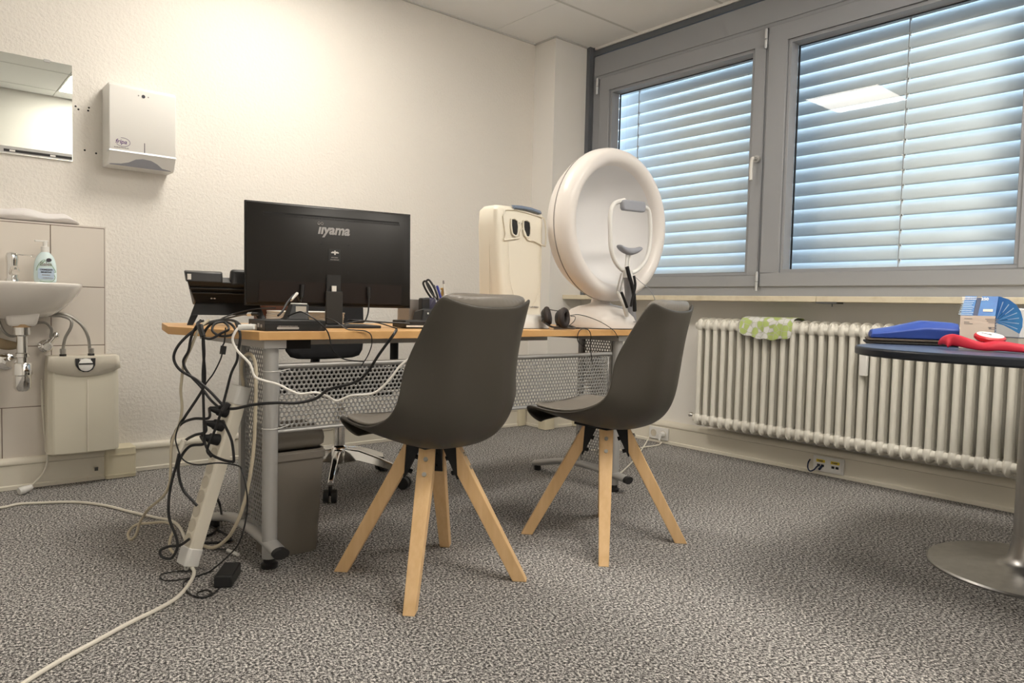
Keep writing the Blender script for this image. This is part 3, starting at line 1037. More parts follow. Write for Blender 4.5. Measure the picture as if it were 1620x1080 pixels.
# ------------------------------------------------------------------ desk
ZT = .727
t = thing('desk', 'long beech-topped desk with grey metal legs and perforated panels', 'desk', (1.65, 2.40, 0))
B = Vector(t.location)
poly = [(.802, 2.078), (2.60, 2.078), (2.70, 2.50), (2.62, 2.86), (.74, 2.86), (.668, 2.51)]
ob('desktop', G().prism([(x-B.x, y-B.y) for x, y in poly], ZT-.0255, ZT), DESKE, t, bevel=.0015)
TUBER = .0225
for side, X in enumerate((.86, 2.44)):
    x = X-B.x
    col = G().cyl((x, 2.135-B.y, .03), (x, 2.135-B.y, ZT-.05), TUBER, seg=28)
    for a in range(0, 360, 45):
        pass
    cn = ob('leg', col, METALG, t)
    ob('leg_foot', G().lathe([(.026, .0), (.026, .012), (.018, .016), (.018, .034)], Matrix.Translation((x, 2.135-B.y, 0)), 24), BLACK, cn)
    # arched foot rail
    pts = [(x, 2.060-B.y, .066), (x, 2.16-B.y, .078), (x, 2.30-B.y, .086), (x, 2.45-B.y, .078), (x, 2.60-B.y, .045), (x, 2.66-B.y, .030)]
    ob('foot_rail', G().tube(pts, .025, 14, 6, flat=.62), METALG, t)
    ob('rail_cap', G().tube([(x, 2.044-B.y, .064), (x, 2.0605-B.y, .066)], .0256, 14, 0, flat=.66), BLACK, t)
    ob('rail_glide', G().cyl((x, 2.64-B.y, .0), (x, 2.64-B.y, .03), .018, seg=14), BLACK, t)
    # top arm
    ob('top_arm', G().box((x-.035, 2.10-B.y, ZT-.052), (x+.035, 2.70-B.y, ZT-.0258)), METALG, t, bevel=.002)
    # cable channel: frame rails + perforated sheets
    ob('channel_rail', G().box((x-.012, 2.158-B.y, .10), (x+.012, 2.168-B.y, ZT-.05)), METALG, t)
    ob('channel_rail', G().box((x-.014, 2.345-B.y, .10), (x+.014, 2.365-B.y, ZT-.05)), METALG, t)


def perf(w_, h_, px, r, M):
    """sheet of hexagonal cells with round holes, local x/y plane centred"""
    g = G()
    py = px*math.sqrt(3)/2
    nx_ = int(w_/px)
    ny_ = int(h_/py)
    hexr = px/math.sqrt(3)
    vs, fs = [], []
    for j in range(ny_):
        for i in range(nx_-(j % 2)):
            cx = -w_/2+(w_-nx_*px)/2+px*(i+.5+.5*(j % 2))
            cy = -h_/2+(h_-ny_*py)/2+py*(j+.5)
            b = len(vs)
            for k in range(12):
                a = PI/6+2*PI*k/12
                rr_ = hexr if k % 2 == 0 else hexr*math.cos(PI/6)
                vs.append((cx+rr_*math.cos(a), cy+rr_*math.sin(a), 0))
            for k in range(12):
                a = PI/6+2*PI*k/12
                vs.append((cx+r*math.cos(a), cy+r*math.sin(a), 0))
            for k in range(12):
                l = (k+1) % 12
                fs.append((b+k, b+l, b+12+l, b+12+k))
    # border
    e = px*.62
    for (x0, y0, x1, y1) in ((-w_/2, -h_/2, w_/2, -h_/2+e*.6), (-w_/2, h_/2-e*.6, w_/2, h_/2), (-w_/2, -h_/2, -w_/2+e, h_/2), (w_/2-e, -h_/2, w_/2, h_/2)):
        b = len(vs)
        vs += [(x0, y0, .0002), (x1, y0, .0002), (x1, y1, .0002), (x0, y1, .0002)]
        fs.append((b, b+1, b+2, b+3))
    g.add(vs, fs, M)
    return g


Mp = frame((1.645-B.x, 2.150-B.y, .5155), (1, 0, 0), (0, 0, 1))
ob('modesty_panel', perf(1.52, .195, .0158, .0052, Mp), PERF, t, solid=(.0015, 0), label='perforated grey metal front panel')
ob('panel_top_bar', G().cyl((.885-B.x, 2.150-B.y, .618), (2.415-B.x, 2.150-B.y, .618), .008, seg=12), METALG, t)
ob('panel_bottom_bar', G().cyl((.885-B.x, 2.150-B.y, .414), (2.415-B.x, 2.150-B.y, .414), .006, seg=12), METALG, t)
for X in (.86, 2.44):
    Mp = frame((X-B.x, 2.257-B.y, .39), (0, 1, 0), (0, 0, 1))
    ob('channel_panel', perf(.178, .575, .0158, .0054, Mp), PERF, t, solid=(.0015, 0), label='perforated side panel beside the leg')
ob('under_box', G().box((.90-B.x, 2.16-B.y, ZT-.058), (1.00-B.x, 2.5-B.y, ZT-.0258)), BLACKM, t)
ob('rear_beam', G().box((.90-B.x, 2.55-B.y, ZT-.07), (2.40-B.x, 2.58-B.y, ZT-.0258)), METALG, t)
g = G()
for z in (.605, .43):
    g.tube([(.86-B.x+.0245*math.cos(a), 2.135-B.y+.0245*math.sin(a), z) for a in [2*PI*i/16 for i in range(16)]], .0014, 5, 0, True)
    g.tube([(.872-B.x, 2.113-B.y, z), (.89-B.x, 2.122-B.y, z+.001), (.925-B.x, 2.146-B.y, z+.003)], .0014, 5, 4)
ob('cable_tie', g, WHITE, t)

# ------------------------------------------------------------------ visitor chairs
ROWS = [  # y, z, half width, edge lift, edge forward
    (.205, .410, .15, .002, -.030), (.236, .430, .176, .008, -.030), (.244, .450, .190, .014, -.028), (.220, .456, .199, .020, -.020),
    (.15, .442, .207, .028, .0), (.05, .420, .216, .044, .0), (-.05, .405, .222, .082, .0), (-.13, .412, .223, .112, .016),
    (-.190, .444, .216, .126, .058), (-.222, .510, .208, .104, .092), (-.236, .59, .201, .060, .104), (-.247, .675, .190, .030, .092),
    (-.258, .750, .180, .020, .066), (-.266, .798, .169, .026, .044), (-.270, .816, .158, .028, .028)]


def shell_grid(off, ins, r0, r1, zadd=0):
    rows = []
    nu = 16
    for i in range(r0, r1):
        y, z, hw, lz, fy = ROWS[i]
        hw -= ins
        row = []
        for j in range(nu+1):
            u = -1+2*j/nu
            uu = math.copysign(abs(u)**.92, u)
            e = abs(u)**2.6
            row.append(Vector((hw*uu, y+fy*e, z+lz*e+zadd)))
        rows.append(row)
    if off:
        out = []
        for i in range(len(rows)):
            o_ = []
            for j in range(nu+1):
                a = rows[min(i+1, len(rows)-1)][j]-rows[max(i-1, 0)][j]
                b = rows[i][min(j+1, nu)]-rows[i][max(j-1, 0)]
                n = a.cross(b).normalized()
                o_.append(rows[i][j]-n*off)
            out.append(o_)
        rows = out
    return rows


def visitor_chair(loc, rz, shell_rz, label):
    t = thing('visitor_chair', label, 'chair', loc, rz, 'taupe visitor chairs in front of the desk')
    RS = Matrix.Rotation(shell_rz, 4, 'Z')
    g = G()
    g.T = RS
    g.rings(shell_grid(0, 0, 0, len(ROWS)), False, closed=False)
    ob('seat_shell', g, SHELL, t, sub=2, solid=(.011, 0))
    g = G()
    g.T = RS
    up = shell_grid(-.014, .007, 3, len(ROWS))
    # raise the top row of the padding above the shell rim
    lo = shell_grid(-.004, .004, 3, len(ROWS))
    for row in (up[-1], lo[-1]):
        for j_, v in enumerate(row):
            v.z += .011+.019*(1-(j_/8-1)**2)
    lo_c = [r for r in lo]
    rings = []
    for a, b in zip(up, lo_c):
        rings.append(a+b[::-1])
    g.rings(rings, True)
    ob('cushion', g, SHELLP, t, sub=2, label='smooth upholstered pad inside the shell')
    for k in range(4):
        A = Matrix.Rotation(R(45+90*k), 4, 'Z') @ frame((0, 0, 0), (1, 0, 0), (0, 0, 1))
        # radial plane polygon, tapering width towards the floor
        def ly(pts, hw):
            return [(r_, z_, s*h) for s in (-1, 1) for (r_, z_), h in zip(pts, hw)]
        pts = [(.252, 0), (.294, 0), (.128, .312), (.079, .408), (.074, .408), (.080, .315)]
        hws = [.0165, .0165, .0225, .0240, .0240, .0225]
        v = ly(pts, hws)
        n = 6
        f = [tuple(range(n))[::-1], tuple(range(n, 2*n))]+[(i, (i+1) % n, n+(i+1) % n, n+i) for i in range(n)]
        lg = ob('leg', G().add(v, f, A), WOOD, t, bevel=.002)
        for (r_, z_) in ((.0995, .375), (.117, .335)):
            c_ = A @ Vector((r_, z_, 0))
            nrm = (A.to_3x3() @ Vector((.88, .47, 0))).normalized()
            ob('screw', G().cyl(c_-nrm*.004, c_+nrm*.0025, .0065, seg=14), BRUSH, lg)
        v = ly([(.079, .300), (.0835, .300), (.0785, .411), (.030, .411), (.030, .404)], [.018]*5)
        n = 5
        f = [tuple(range(n))[::-1], tuple(range(n, 2*n))]+[(i, (i+1) % n, n+(i+1) % n, n+i) for i in range(n)]
        g = G().add(v, f, A)
        for (r_, z_) in ((.050, .362), (.068, .318)):
            g.cyl(A @ Vector((r_+.015, z_+.004, 0)), A @ Vector((r_-.008, z_-.004, 0)), .007, seg=10)
        ob('bracket', g, BLACKM, t)
    ob('mount_plate', G().cbox((0, 0, .409), (.16, .16, .008)), BLACKM, t)
    return t


visitor_chair((1.216, 1.783, 0), 0, R(3), 'taupe shell chair with splayed beech legs, nearer to the camera, in front of the monitor')
visitor_chair((1.908, 1.712, 0), R(-2), R(15), 'taupe shell chair with splayed beech legs, farther right, in front of the radiator')

# ------------------------------------------------------------------ waste bin
t = thing('waste_bin', 'taupe plastic waste bin under the left end of the desk', 'waste bin', (.970, 2.262, 0))


def rr3(w_, d_, z, r=.03):
    return [(x, y, z) for x, y in rrect(w_, d_, r, 5)]


g = G().rings([rr3(.165, .140, 0), rr3(.168, .143, .01), rr3(.196, .166, .325), rr3(.196, .166, .34), rr3(.186, .156, .34), rr3(.156, .132, .02)], True)
ob('bin_body', g, TAUPE, t)
ob('bin_rim', G().rings([rr3(.204, .174, .312), rr3(.204, .174, .332), rr3(.194, .164, .336), rr3(.194, .164, .312)], False), TAUPE, t)
g = G().rings([rr3(.196, .166, .334), rr3(.200, .170, .375), rr3(.19, .16, .405), rr3(.150, .12, .425)], True)
for v in g.bm.verts:
    v.co += Vector((random.uniform(-.004, .004), random.uniform(-.004, .004), random.uniform(-.005, .005)))
ob('swing_lid', g, TAUPE, t, sub=1)

# ------------------------------------------------------------------ office chair behind the desk
t = thing('office_chair', 'black swivel office chair with chrome star base behind the desk', 'office chair', (1.50, 2.94, 0))
st = G()
for k in range(5):
    a = R(-123+72*k)
    d = Vector((math.cos(a), math.sin(a), 0))
    s = Vector((-d.y, d.x, 0))
    rg = []
    for r_, z0, z1, w_ in ((.03, .10, .165, .030), (.10, .115, .160, .024), (.20, .095, .13, .019), (.305, .068, .092, .015)):
        c = d*r_
        rg.append([c-s*w_+Vector((0, 0, z0)), c+s*w_+Vector((0, 0, z0)), c+s*w_*.6+Vector((0, 0, z1)), c-s*w_*.6+Vector((0, 0, z1))])
    st.rings(rg, True)
st.lathe([(.040, .10), (.045, .12), (.040, .17), (.030, .18)], None, 24)
ob('star_base', st, CHROME, t, bevel=.004)
for k in range(5):
    a = R(-123+72*k)
    d = Vector((math.cos(a), math.sin(a), 0))*.31
    sp = (Vector((-d.y, d.x, 0))).normalized()
    g = G()
    for s in (-1, 1):
        g.cyl(d+sp*(.006*s)+Vector((0, 0, .029)), d+sp*(.026*s)+Vector((0, 0, .029)), .028, .026, seg=20)
    g.cyl(d+Vector((0, 0, .03)), d+Vector((0, 0, .07)), .008)
    ob('caster', g, BLACK, t)
ob('gas_column', G().cyl((0, 0, .17), (0, 0, .36), .026, seg=20).cyl((0, 0, .36), (0, 0, .42), .015), CHROME, t)
ob('mechanism', G().box((-.10, -.12, .40), (.10, .10, .44)).cyl((.05, -.05, .415), (.20, -.12, .41), .012), BLACKM, t, bevel=.006)
g = G().prism(rrect(.48, .46, .09, 6), .44, .53)
ob('seat_cushion', g, FABB, t, bevel=.025, seg=4)
g = G()
rg = []
for z, w_, y in ((.545, .16, .245), (.57, .205, .255), (.70, .215, .275), (.85, .215, .285), (.98, .20, .29), (1.05, .17, .30), (1.065, .12, .302)):
    rg.append([(w_*math.cos(a)+.045, y+.035*math.sin(a)-.02*math.cos(a)**2, z) for a in [2*PI*i/20 for i in range(20)]])
g.rings(rg, True)
ob('backrest', g, FABB, t, sub=1)
ob('back_support', G().tube([(.0, .10, .42), (.0, .26, .43), (.02, .30, .50), (.03, .30, .60)], .022, 10, 5), BLACKM, t)
for sx in (-.30, .315):
    ob('armrest', G().tube([(sx*.75, .05, .43), (sx, .06, .44), (sx, .06, .52), (sx, .06, .66)], .020, 10, 5).box((sx-.04, -.08, .655), (sx+.04, .17, .685)), BLACKM, t, bevel=.005)

# ------------------------------------------------------------------ monitor
C0 = dep(389, 314.5, 2.50)
C1 = dep(654, 343, 2.81)
C2 = dep(643, 489, 2.81)
C3 = dep(386, 478, 2.50)
ctr = (C0+C1+C2+C3)/4
Wm, Hm = .614, .365
dirx = Vector((math.cos(R(-10.5)), math.sin(R(-10.5)), 0))
zaxis = dirx.cross(Vector((0, 0, 1)))     # = local "toward camera" side
t = thing('monitor', 'black widescreen monitor seen from behind, standing on the desk', 'monitor', (ctr.x, ctr.y, ZT), R(-10.5))
zc = ctr.z-ZT
tilt = Matrix.Translation((0, 0, zc)) @ Matrix.Rotation(R(-2.0), 4, 'X')
# local frame: x right, y away from the camera (screen side), z up ; back faces -y
g = G()
g.T = tilt
g.box((-Wm/2, .0, -Hm/2), (Wm/2, .012, Hm/2))
ob('display_panel', g, BLACK, t, bevel=.0015)
g = G()
g.T = tilt


def mrect(w0, w1, h0, h1, y):
    return [(w0, y, h0), (w1, y, h0), (w1, y, h1), (w0, y, h1)]


a = Wm/2-.003
g.rings([mrect(-a, a, -Hm/2+.003, Hm/2-.003, 0), mrect(-a+.002, a-.002, -Hm/2+.005, Hm/2-.005, -.008), mrect(-a+.045, a-.045, -Hm/2+.118, Hm/2-.050, -.030)], True)
ob('rear_cover', g, MONB, t, bevel=.004)
g = G()
g.T = tilt
g.hexa([(-a+.040, -.018, -Hm/2+.012), (a-.040, -.018, -Hm/2+.012), (a-.040, 0, -Hm/2+.012), (-a+.040, 0, -Hm/2+.012)], [(-a+.040, -.026, -Hm/2+.112), (a-.040, -.026, -Hm/2+.112), (a-.040, 0, -Hm/2+.112), (-a+.040, 0, -Hm/2+.112)])
ob('connector_recess', g, MONB2, t, bevel=.002)
g = G()
g.T = tilt
g.cbox((0, -.0222, Hm/2-.042), (.50, .010, .0075))
ob('vent_slot', g, BLACKM, t)
g = G()
g.T = tilt
for k in range(84):
    g.cbox((-.249+.498*k/83, -.0288, Hm/2-.0495), (.0022, .004, .006))
ob('vent_ribs', g, BLACKM, t)
MT = tilt @ frame((-.004, -.0312, Hm/2-.088), (1, 0, 0), (0, 0, 1))
txt('ııyama', .049, MT, LOGOM, t, 'brand_lettering', ext=.0008, shear=.22, bold=.0016, sx=.95)
g = G()
for dx in (-.054, -.0425):
    cc = MT @ Vector((dx, .0215, .0005))
    ex = (MT.to_3x3() @ Vector((1, 0, 0)))
    ey = (MT.to_3x3() @ Vector((0, 1, 0)))
    g.tube([cc+(ex*math.cos(q_)+ey*math.sin(q_))*.0042 for q_ in [2*PI*i/14 for i in range(14)]], .0011, 5, 0, True)
ob('brand_rings', g, LOGOM, t)
g = G()
g.T = tilt
g.cbox((.000, -.0308, .005), (.044, .0016, .044))
lb = ob('warning_label', g, BLACK, t, label='small black sticker with a white symbol')
g = G()
g.T = tilt
yy = -.0320
g.cbox((.001, yy, .0135), (.005, .0006, .015)).cbox((.001, yy, .0135), (.028, .0006, .004)).cbox((-.006, yy, .0155), (.006, .0006, .004)).cbox((.008, yy, .0155), (.006, .0006, .004))
ob('label_symbol', g, WHITE, lb)
MT2 = tilt @ frame((.000, yy, -.004), (1, 0, 0), (0, 0, 1))
tiny(7, .006, MT2, INKG, lb, 'label_lettering')
tiny(11, .005, MT2 @ Matrix.Translation((0, -.008, 0)), INKG, lb, 'label_lettering')
g = G()
g.T = tilt
for (x, z) in ((-.047, .043), (.053, .043), (-.047, -.057), (.053, -.057)):
    g.cyl((x, -.0302, z), (x, -.0312, z), .0042, seg=12)
ob('mount_screws', g, BLACKM, t)
ob('stand_column', G().box((-.034, -.047, .010), (.028, -.032, .130)), mat('stand_black', (.035, .033, .031), .35), t, bevel=.003)
ob('stand_base', G().prism(rrect(.26, .20, .012, 4, .01, -.055), .0, .010), BLACK, t, bevel=.002)
ob('stand_neck', G().box((-.029, -.034, .10), (.023, .0, .19)), BLACK, t)
MB_ = t.matrix_basis.copy() if False else Matrix.Translation((ctr.x, ctr.y, ZT)) @ Matrix.Rotation(R(-10.5), 4, 'Z')
g = G().box((-.012, -.045, .13), (.004, -.036, .150))
ob('column_tag', g, WHITE, t)
# cables plugged into the monitor


def lead(name, label, pts, r, m, parts=(), cat='cable', group=None):
    """cable thing: cord tube through world points plus extra plug parts"""
    q = Vector(pts[0])
    t_ = thing(name, label, cat, tuple(q), group=group)
    ob('cord', G().tube([Vector(v)-q for v in pts], r, 8, 8), m, t_)
    for nm, gg, mm in parts:
        for v in gg.bm.verts:
            v.co -= q
        ob(nm, gg, mm, t_)
    return t_


p0 = MB_ @ Vector((-.115, -.030, .150))
p1 = MB_ @ Vector((-.118, -.034, .105))
lead('display_cable', 'black video cable with white sleeve from the monitor to the dock', [p1, MB_ @ Vector((-.125, -.042, .09)), dep(468, 465, 2.5), dep(455, 478, 2.42), dep(447, 492, 2.35), dep(440, 499, 2.3)], .0035, BLACK,
     [('plug', G().cyl(p0, p1, .008, .007, 10), BLACK), ('white_sleeve', G().cyl(dep(470, 464, 2.5), dep(460, 474, 2.45), .0055, seg=10), WHITE)])
p0 = MB_ @ Vector((.130, -.030, .150))
p1 = MB_ @ Vector((.130, -.034, .110))
lead('monitor_power_lead', 'thin black power lead dropping from the right of the monitor to the desk', [p1, MB_ @ Vector((.128, -.04, .08)), MB_ @ Vector((.122, -.045, .045)), MB_ @ Vector((.10, -.06, .02)), dep(552, 506, 2.6), dep(600, 509, 2.6), dep(648, 512, 2.6)], .0030, BLACK,
     [('plug', G().cyl(p0, p1, .009, .006, 10), BLACK)])

# stack of papers, behind/below the monitor
sp = dep(510, 506, 2.74)
for k in range(7):
    o = ob('folder', G().cbox((0, 0, .0036), (.225-.004*(k % 2), .30, .0066)), PAPER if k % 2 == 0 else WHITE, bevel=.001, loc=(sp.x+.001*k, sp.y+.17, ZT+.0074*k))
    o.rotation_euler = (0, 0, R(-8+random.uniform(-1, 1)))
    nm = ['bottom', 'second from the bottom', 'third from the bottom', 'middle', 'third from the top', 'second from the top', 'topmost'][k]
    tag(o, 'white paper folder, %s one in the stack behind the monitor stand' % nm, 'folder', 'paper folders stacked behind the monitor')
bp = dep(478, 482, 2.74)
t = thing('cardboard_box', 'brown box with a white label seen beneath the monitor, behind the paper stack', 'box', (bp.x+.04, bp.y+.30, ZT), R(-8))
ob('carton', G().cbox((0, 0, .055), (.20, .06, .11)), MAROON, t, bevel=.002)
ob('paper_label', G().cbox((-.055, -.031, .086), (.06, .001, .018)), PAPER, t)

# ------------------------------------------------------------------ desk phone
ph = dep(345, 514, 2.48)
t = thing('desk_phone', 'black office phone with handset and stand, seen from behind at the desk end', 'telephone', (.906, 2.665, ZT), R(-10))
# local: x right, -y toward camera side (rear of the phone), z up
g = G()
pr = [(-.060, .0), (-.050, .0), (.005, .085), (-.002, .095)]
g.rings([[(x, y, z) for y, z in pr] for x in (-.138, -.028)], True)
g.rings([[(x, y, z) for y, z in [(-.060, .0), (-.050, .0), (-.035, .030), (-.046, .030)]] for x in (-.138, -.120)], True)
# stand plate with cut-out
g = G()
g.hexa([(-.138, -.075, 0), (-.118, -.075, 0), (-.118, -.065, 0), (-.138, -.065, 0)], [(-.122, -.045, .035), (-.098, -.045, .035), (-.098, -.035, .035), (-.122, -.035, .035)])
g.hexa([(.115, -.075, 0), (.135, -.075, 0), (.135, -.065, 0), (.115, -.065, 0)], [(.095, -.045, .035), (.125, -.045, .035), (.125, -.035, .035), (.095, -.035, .035)])
g.hexa([(-.122, -.045, .035), (.125, -.045, .035), (.125, -.033, .035), (-.122, -.033, .035)], [(-.100, -.012, .088), (.110, -.012, .088), (.110, .0, .088), (-.100, .0, .088)])
ob('foot_stand', g, BLACK, t, bevel=.002)
g = G()
g.hexa([(-.108, -.030, .082), (.130, -.030, .082), (.130, .03, .070), (-.108, .03, .070)], [(-.138, -.085, .150), (.140, -.085, .150), (.140, -.050, .170), (-.138, -.050, .170)])
g.cbox((.0, -.070, .128), (.262, .012, .007)).cbox((.0, -.060, .112), (.245, .012, .006))
ob('phone_body', g, BLACK, t, bevel=.003)
g = G()
g.hexa([(-.140, -.098, .148), (-.026, -.098, .148), (-.018, -.050, .150), (-.140, -.050, .150)], [(-.146, -.090, .183), (-.028, -.090, .183), (-.020, -.050, .190), (-.146, -.050, .190)])
hs = ob('display_housing', g, BLACK, t, bevel=.005)
ob('white_tag', G().cbox((-.133, -.0950, .166), (.012, .002, .020)), WHITE, t)
g = G()
g.hexa([(.000, -.090, .140), (.13, -.090, .140), (.13, -.045, .145), (.0, -.045, .145)], [(.006, -.075, .196), (.13, -.075, .196), (.13, -.040, .20), (.006, -.040, .20)])
ob('handset', g, BLACK, t, bevel=.010, seg=3)
ob('line_socket', G().cbox((-.055, -.042, .094), (.006, .01, .004)).cbox((-.045, -.042, .094), (.006, .01, .004)), INKG, t)

# docking station and bits on the front-left of the desk
fl = at(399.6, 522, 2, ZT)
t = thing('docking_station', 'flat black docking box with a vented label strip at the desk front edge', 'docking station', (.935, 2.175, ZT), R(-3))
ob('dock_body', G().box((-.100, -.07, .0), (.090, .085, .033)), BLACK, t, bevel=.002)
ob('dock_groove', G().box((-.101, -.0710, .0185), (.091, -.0695, .0200)), BLACKM, t)
ob('name_strip', G().prism(rrect(.068, .0062, .0025, 3), 0, .0008, frame((-.030, -.0703, .0092), (1, 0, 0), (0, 0, 1))), METALG, t)
tiny(20, .0052, frame((-.030, -.0703, .0150), (1, 0, 0), (0, 0, 1)), INKG, t, 'small_lettering')
g = G()
for (y, w_, h_) in ((-.045, .014, .009), (-.02, .016, .012), (.004, .012, .006), (.03, .012, .008), (.055, .010, .010)):
    g.box((-.1008, y, .010), (-.0995, y+w_, .010+h_))
ob('side_ports', g, METALG, t)
t = thing('headset_charger', 'small black charging cradle with a white top on the docking box', 'charger', (.975, 2.215, ZT+.0334), R(-5))
g = G()
rg = [[(-.042, -.03, 0), (.034, -.03, 0), (.034, .035, 0), (-.042, .035, 0)], [(-.034, -.028, .006), (.030, -.028, .006), (.030, .03, .006), (-.034, .03, .006)], [(-.020, -.020, .048), (.034, -.020, .048), (.034, .012, .048), (-.020, .012, .048)]]
g.rings(rg, True)
ob('cradle_body', g, BLACK, t, bevel=.002)
ob('paper_label', G().cbox((.007, -.0240, .033), (.034, .0012, .018), Matrix.Rotation(R(0), 4, 'X')), mat('label_beige', (.55, .50, .43), .6), t)
ob('white_top', G().prism(rrect(.050, .034, .012, 4, .007, -.004), .0475, .052), WHITE, t, bevel=.002)

# plugs lying behind the dock
t = lead('usb_cable', 'black cable with a steel plug lying behind the docking box', [dep(392, 497, 2.30), dep(378, 499, 2.35), dep(350, 505, 2.40), dep(365, 498, 2.50), dep(400, 489, 2.52), dep(436, 487, 2.56)], .0026, BLACK,
         [('metal_plug', G().cyl(dep(392, 497, 2.30), dep(399, 496.5, 2.29), .006, seg=4), ALU), ('plug_grip', G().cyl(dep(399, 496.5, 2.29), dep(409, 497, 2.28), .006, seg=8), BLACK)])

# right side of the desk: dark device, stapler-like box, grey box, pen pot
p = dep(640, 513, 2.68)
t = thing('label_printer', 'low black device with a paper strip on the desk between monitor and chair', 'printer', (1.475, 2.305, ZT), R(-8))
ob('device_body', G().box((-.055, -.05, .003), (.12, .07, .030)), BLACK, t, bevel=.004)
ob('paper_strip', G().box((-.05, -.052, .006), (.10, -.049, .012)), PAPER, t)
t = thing('card_terminal', 'black payment terminal shaped box with sloping top behind the nearer chair back', 'terminal', (1.60, 2.39, ZT+.0), R(-8))
ob('terminal_body', G().hexa([(-.055, -.045, 0), (.075, -.045, 0), (.075, .05, 0), (-.055, .05, 0)], [(-.040, -.035, .075), (.07, -.035, .075), (.07, .04, .065), (-.045, .04, .065)]), BLACK, t, bevel=.008, seg=3)
ob('white_stud', G().cbox((-.022, -.0412, .056), (.006, .002, .007)), WHITE, t)
pg = dep(655, 487, 2.95)
tag(ob('filing_box', G().cbox((0, 0, .055), (.075, .09, .11)), mat('box_grey', (.30, .28, .26), .7), bevel=.002, loc=(pg.x+.005, pg.y+.03, ZT)), 'small grey box standing on the desk just right of the monitor', 'box')
pg = dep(671, 480, 2.88)
tag(ob('battery_block', G().cbox((0, 0, .058), (.038, .03, .116)), BLACK, bevel=.006, seg=3, loc=(pg.x, pg.y, ZT)), 'upright black block with rounded corners beside the small grey box', 'box')
pp = dep(690, 500, 2.94)
t = thing('pen_holder', 'dark violet desk tidy on a white stand behind the nearer chair back', 'pen holder', (pp.x, pp.y, ZT), R(-10))
ob('white_stand', G().box((-.05, -.035, 0), (.09, .05, .055)), WHITE, t, bevel=.004)
g = G().rings([rr3(.13, .075, .0555, .03), rr3(.135, .08, .075, .03), rr3(.11, .07, .112, .03), rr3(.09, .055, .118, .02)], True)
ob('tidy_body', g, PURP, t)
PHB = Vector(t.location)


def stick(name, px0, py0, px1, py1, d, r, m, label, cat='pen', tip=None, group='pens in the desk tidy'):
    a_, b_ = dep(px0, py0, d), dep(px1, py1, d)
    o_ = thing(name, label, cat, tuple(a_), group=group)
    ob('barrel', G().cyl((0, 0, 0), b_-a_, r, r*.9, 10), m, o_)
    if tip:
        u_ = (b_-a_).normalized()
        ob('cap', G().cyl(b_-a_, b_-a_+u_*.014, r*1.1, r*.8, 10), tip, o_)
    return o_


stick('pen', 705, 480, 702, 449, 2.93, .0038, PAPER, 'white pen with grey cap standing upright in the desk tidy', tip=INKG)
stick('pen', 700, 480, 693, 457, 2.92, .0055, PENB, 'blue pen leaning left in the desk tidy', tip=PENB)
stick('pen', 696, 482, 688, 456, 2.91, .0045, PAPER, 'pale pen with dark violet cap between the scissors and the blue pen', tip=PURP)
a_, b_ = dep(697, 478, 2.94), dep(701, 458, 2.94)
tag(ob('marker', G().cyl(a_, b_, .006, .006, 10).cyl(dep(697, 457, 2.94), dep(703, 456, 2.94), .004, seg=8), mat('pen_ochre', (.5, .3, .08), .4)), 'ochre pen with a black clip in the desk tidy', 'pen', 'pens in the desk tidy')
sc = thing('scissors', 'black handled scissors standing handles up in the desk tidy', 'scissors', tuple(dep(690, 478, 2.90)))
q = Vector(sc.location)
for i, (dx, dd) in enumerate(((0, 0), (-5, .02))):
    lp = [dep(x+dx, y+(2 if i else 0), 2.90+dd) for x, y in ((691, 473), (682, 462), (675, 448), (676, 443), (680, 444), (687, 455), (692, 468))]
    ob('handle', G().tube([v-q for v in lp], .004, 8, 5, True), BLACK, sc)
ob('blades', G().cyl((0, 0, 0), dep(688, 470, 2.90)-q, .004, seg=6), BRUSH, sc)

# ------------------------------------------------------------------ vision tester
VX, VY = 1.985, 2.335
t = thing('vision_tester', 'tall ivory vision testing device with two dark eyepieces', 'medical device', (VX, VY, ZT), R(0))
# front faces -y, slightly trapezoid, narrower at the bottom and thick rounded top
g = G()
rg = []
for z, w_, yf_, yb_ in ((.0, .112, -.075, .10), (.10, .114, -.068, .09), (.30, .126, -.055, .085), (.42, .133, -.048, .085), (.485, .133, -.044, .08), (.503, .118, -.032, .07)):
    prof = rrect(2*w_, yb_-yf_, .022, 4, 0, (yf_+yb_)/2)
    rg.append([(x, y, z) for x, y in prof])
g.rings(rg, True)
ob('housing', g, CREAM2, t)
# raised mask area
Mv = frame((.012, -.0508, .415), (1, 0, 0), (0, .08, 1))
hood = [(-.098, .070), (.085, .062), (.122, .040), (.122, -.052), (.108, -.062), (.055, -.046), (.020, -.044), (.005, -.014), (-.008, .0), (-.020, -.016), (-.028, -.040), (-.060, -.046), (-.110, -.055), (-.100, -.030)]
g = G().tube([Mv @ Vector((x, y, .002)) for x, y in hood], .0034, 8, 3, True)
ob('face_mask_rim', g, CREAM2, t)
for (cx_, w_) in ((-.052, .034), (.016, .036)):
    lens = [(cx_-w_/2, .034), (cx_+w_/2, .030), (cx_+w_/2+.001, -.018), (cx_+w_/2-.010, -.034), (cx_-w_/2+.010, -.030), (cx_-w_/2+.001, -.018)]
    ob('eyepiece', G().prism(lens, .001, .004, Mv), BLACKM, t, label='black eyepiece')
    ob('eyepiece_rim', G().tube([Mv @ Vector((x, y, .003)) for x, y in lens], .004, 8, 2, True), CREAM2, t)
ob('nose_studs', G().lathe([(.0022, .002), (.0022, .004)], Mv @ Matrix.Translation((-.026, .022, 0)), 8).lathe([(.0022, .002), (.0022, .004)], Mv @ Matrix.Translation((-.012, .021, 0)), 8), INKG, t)
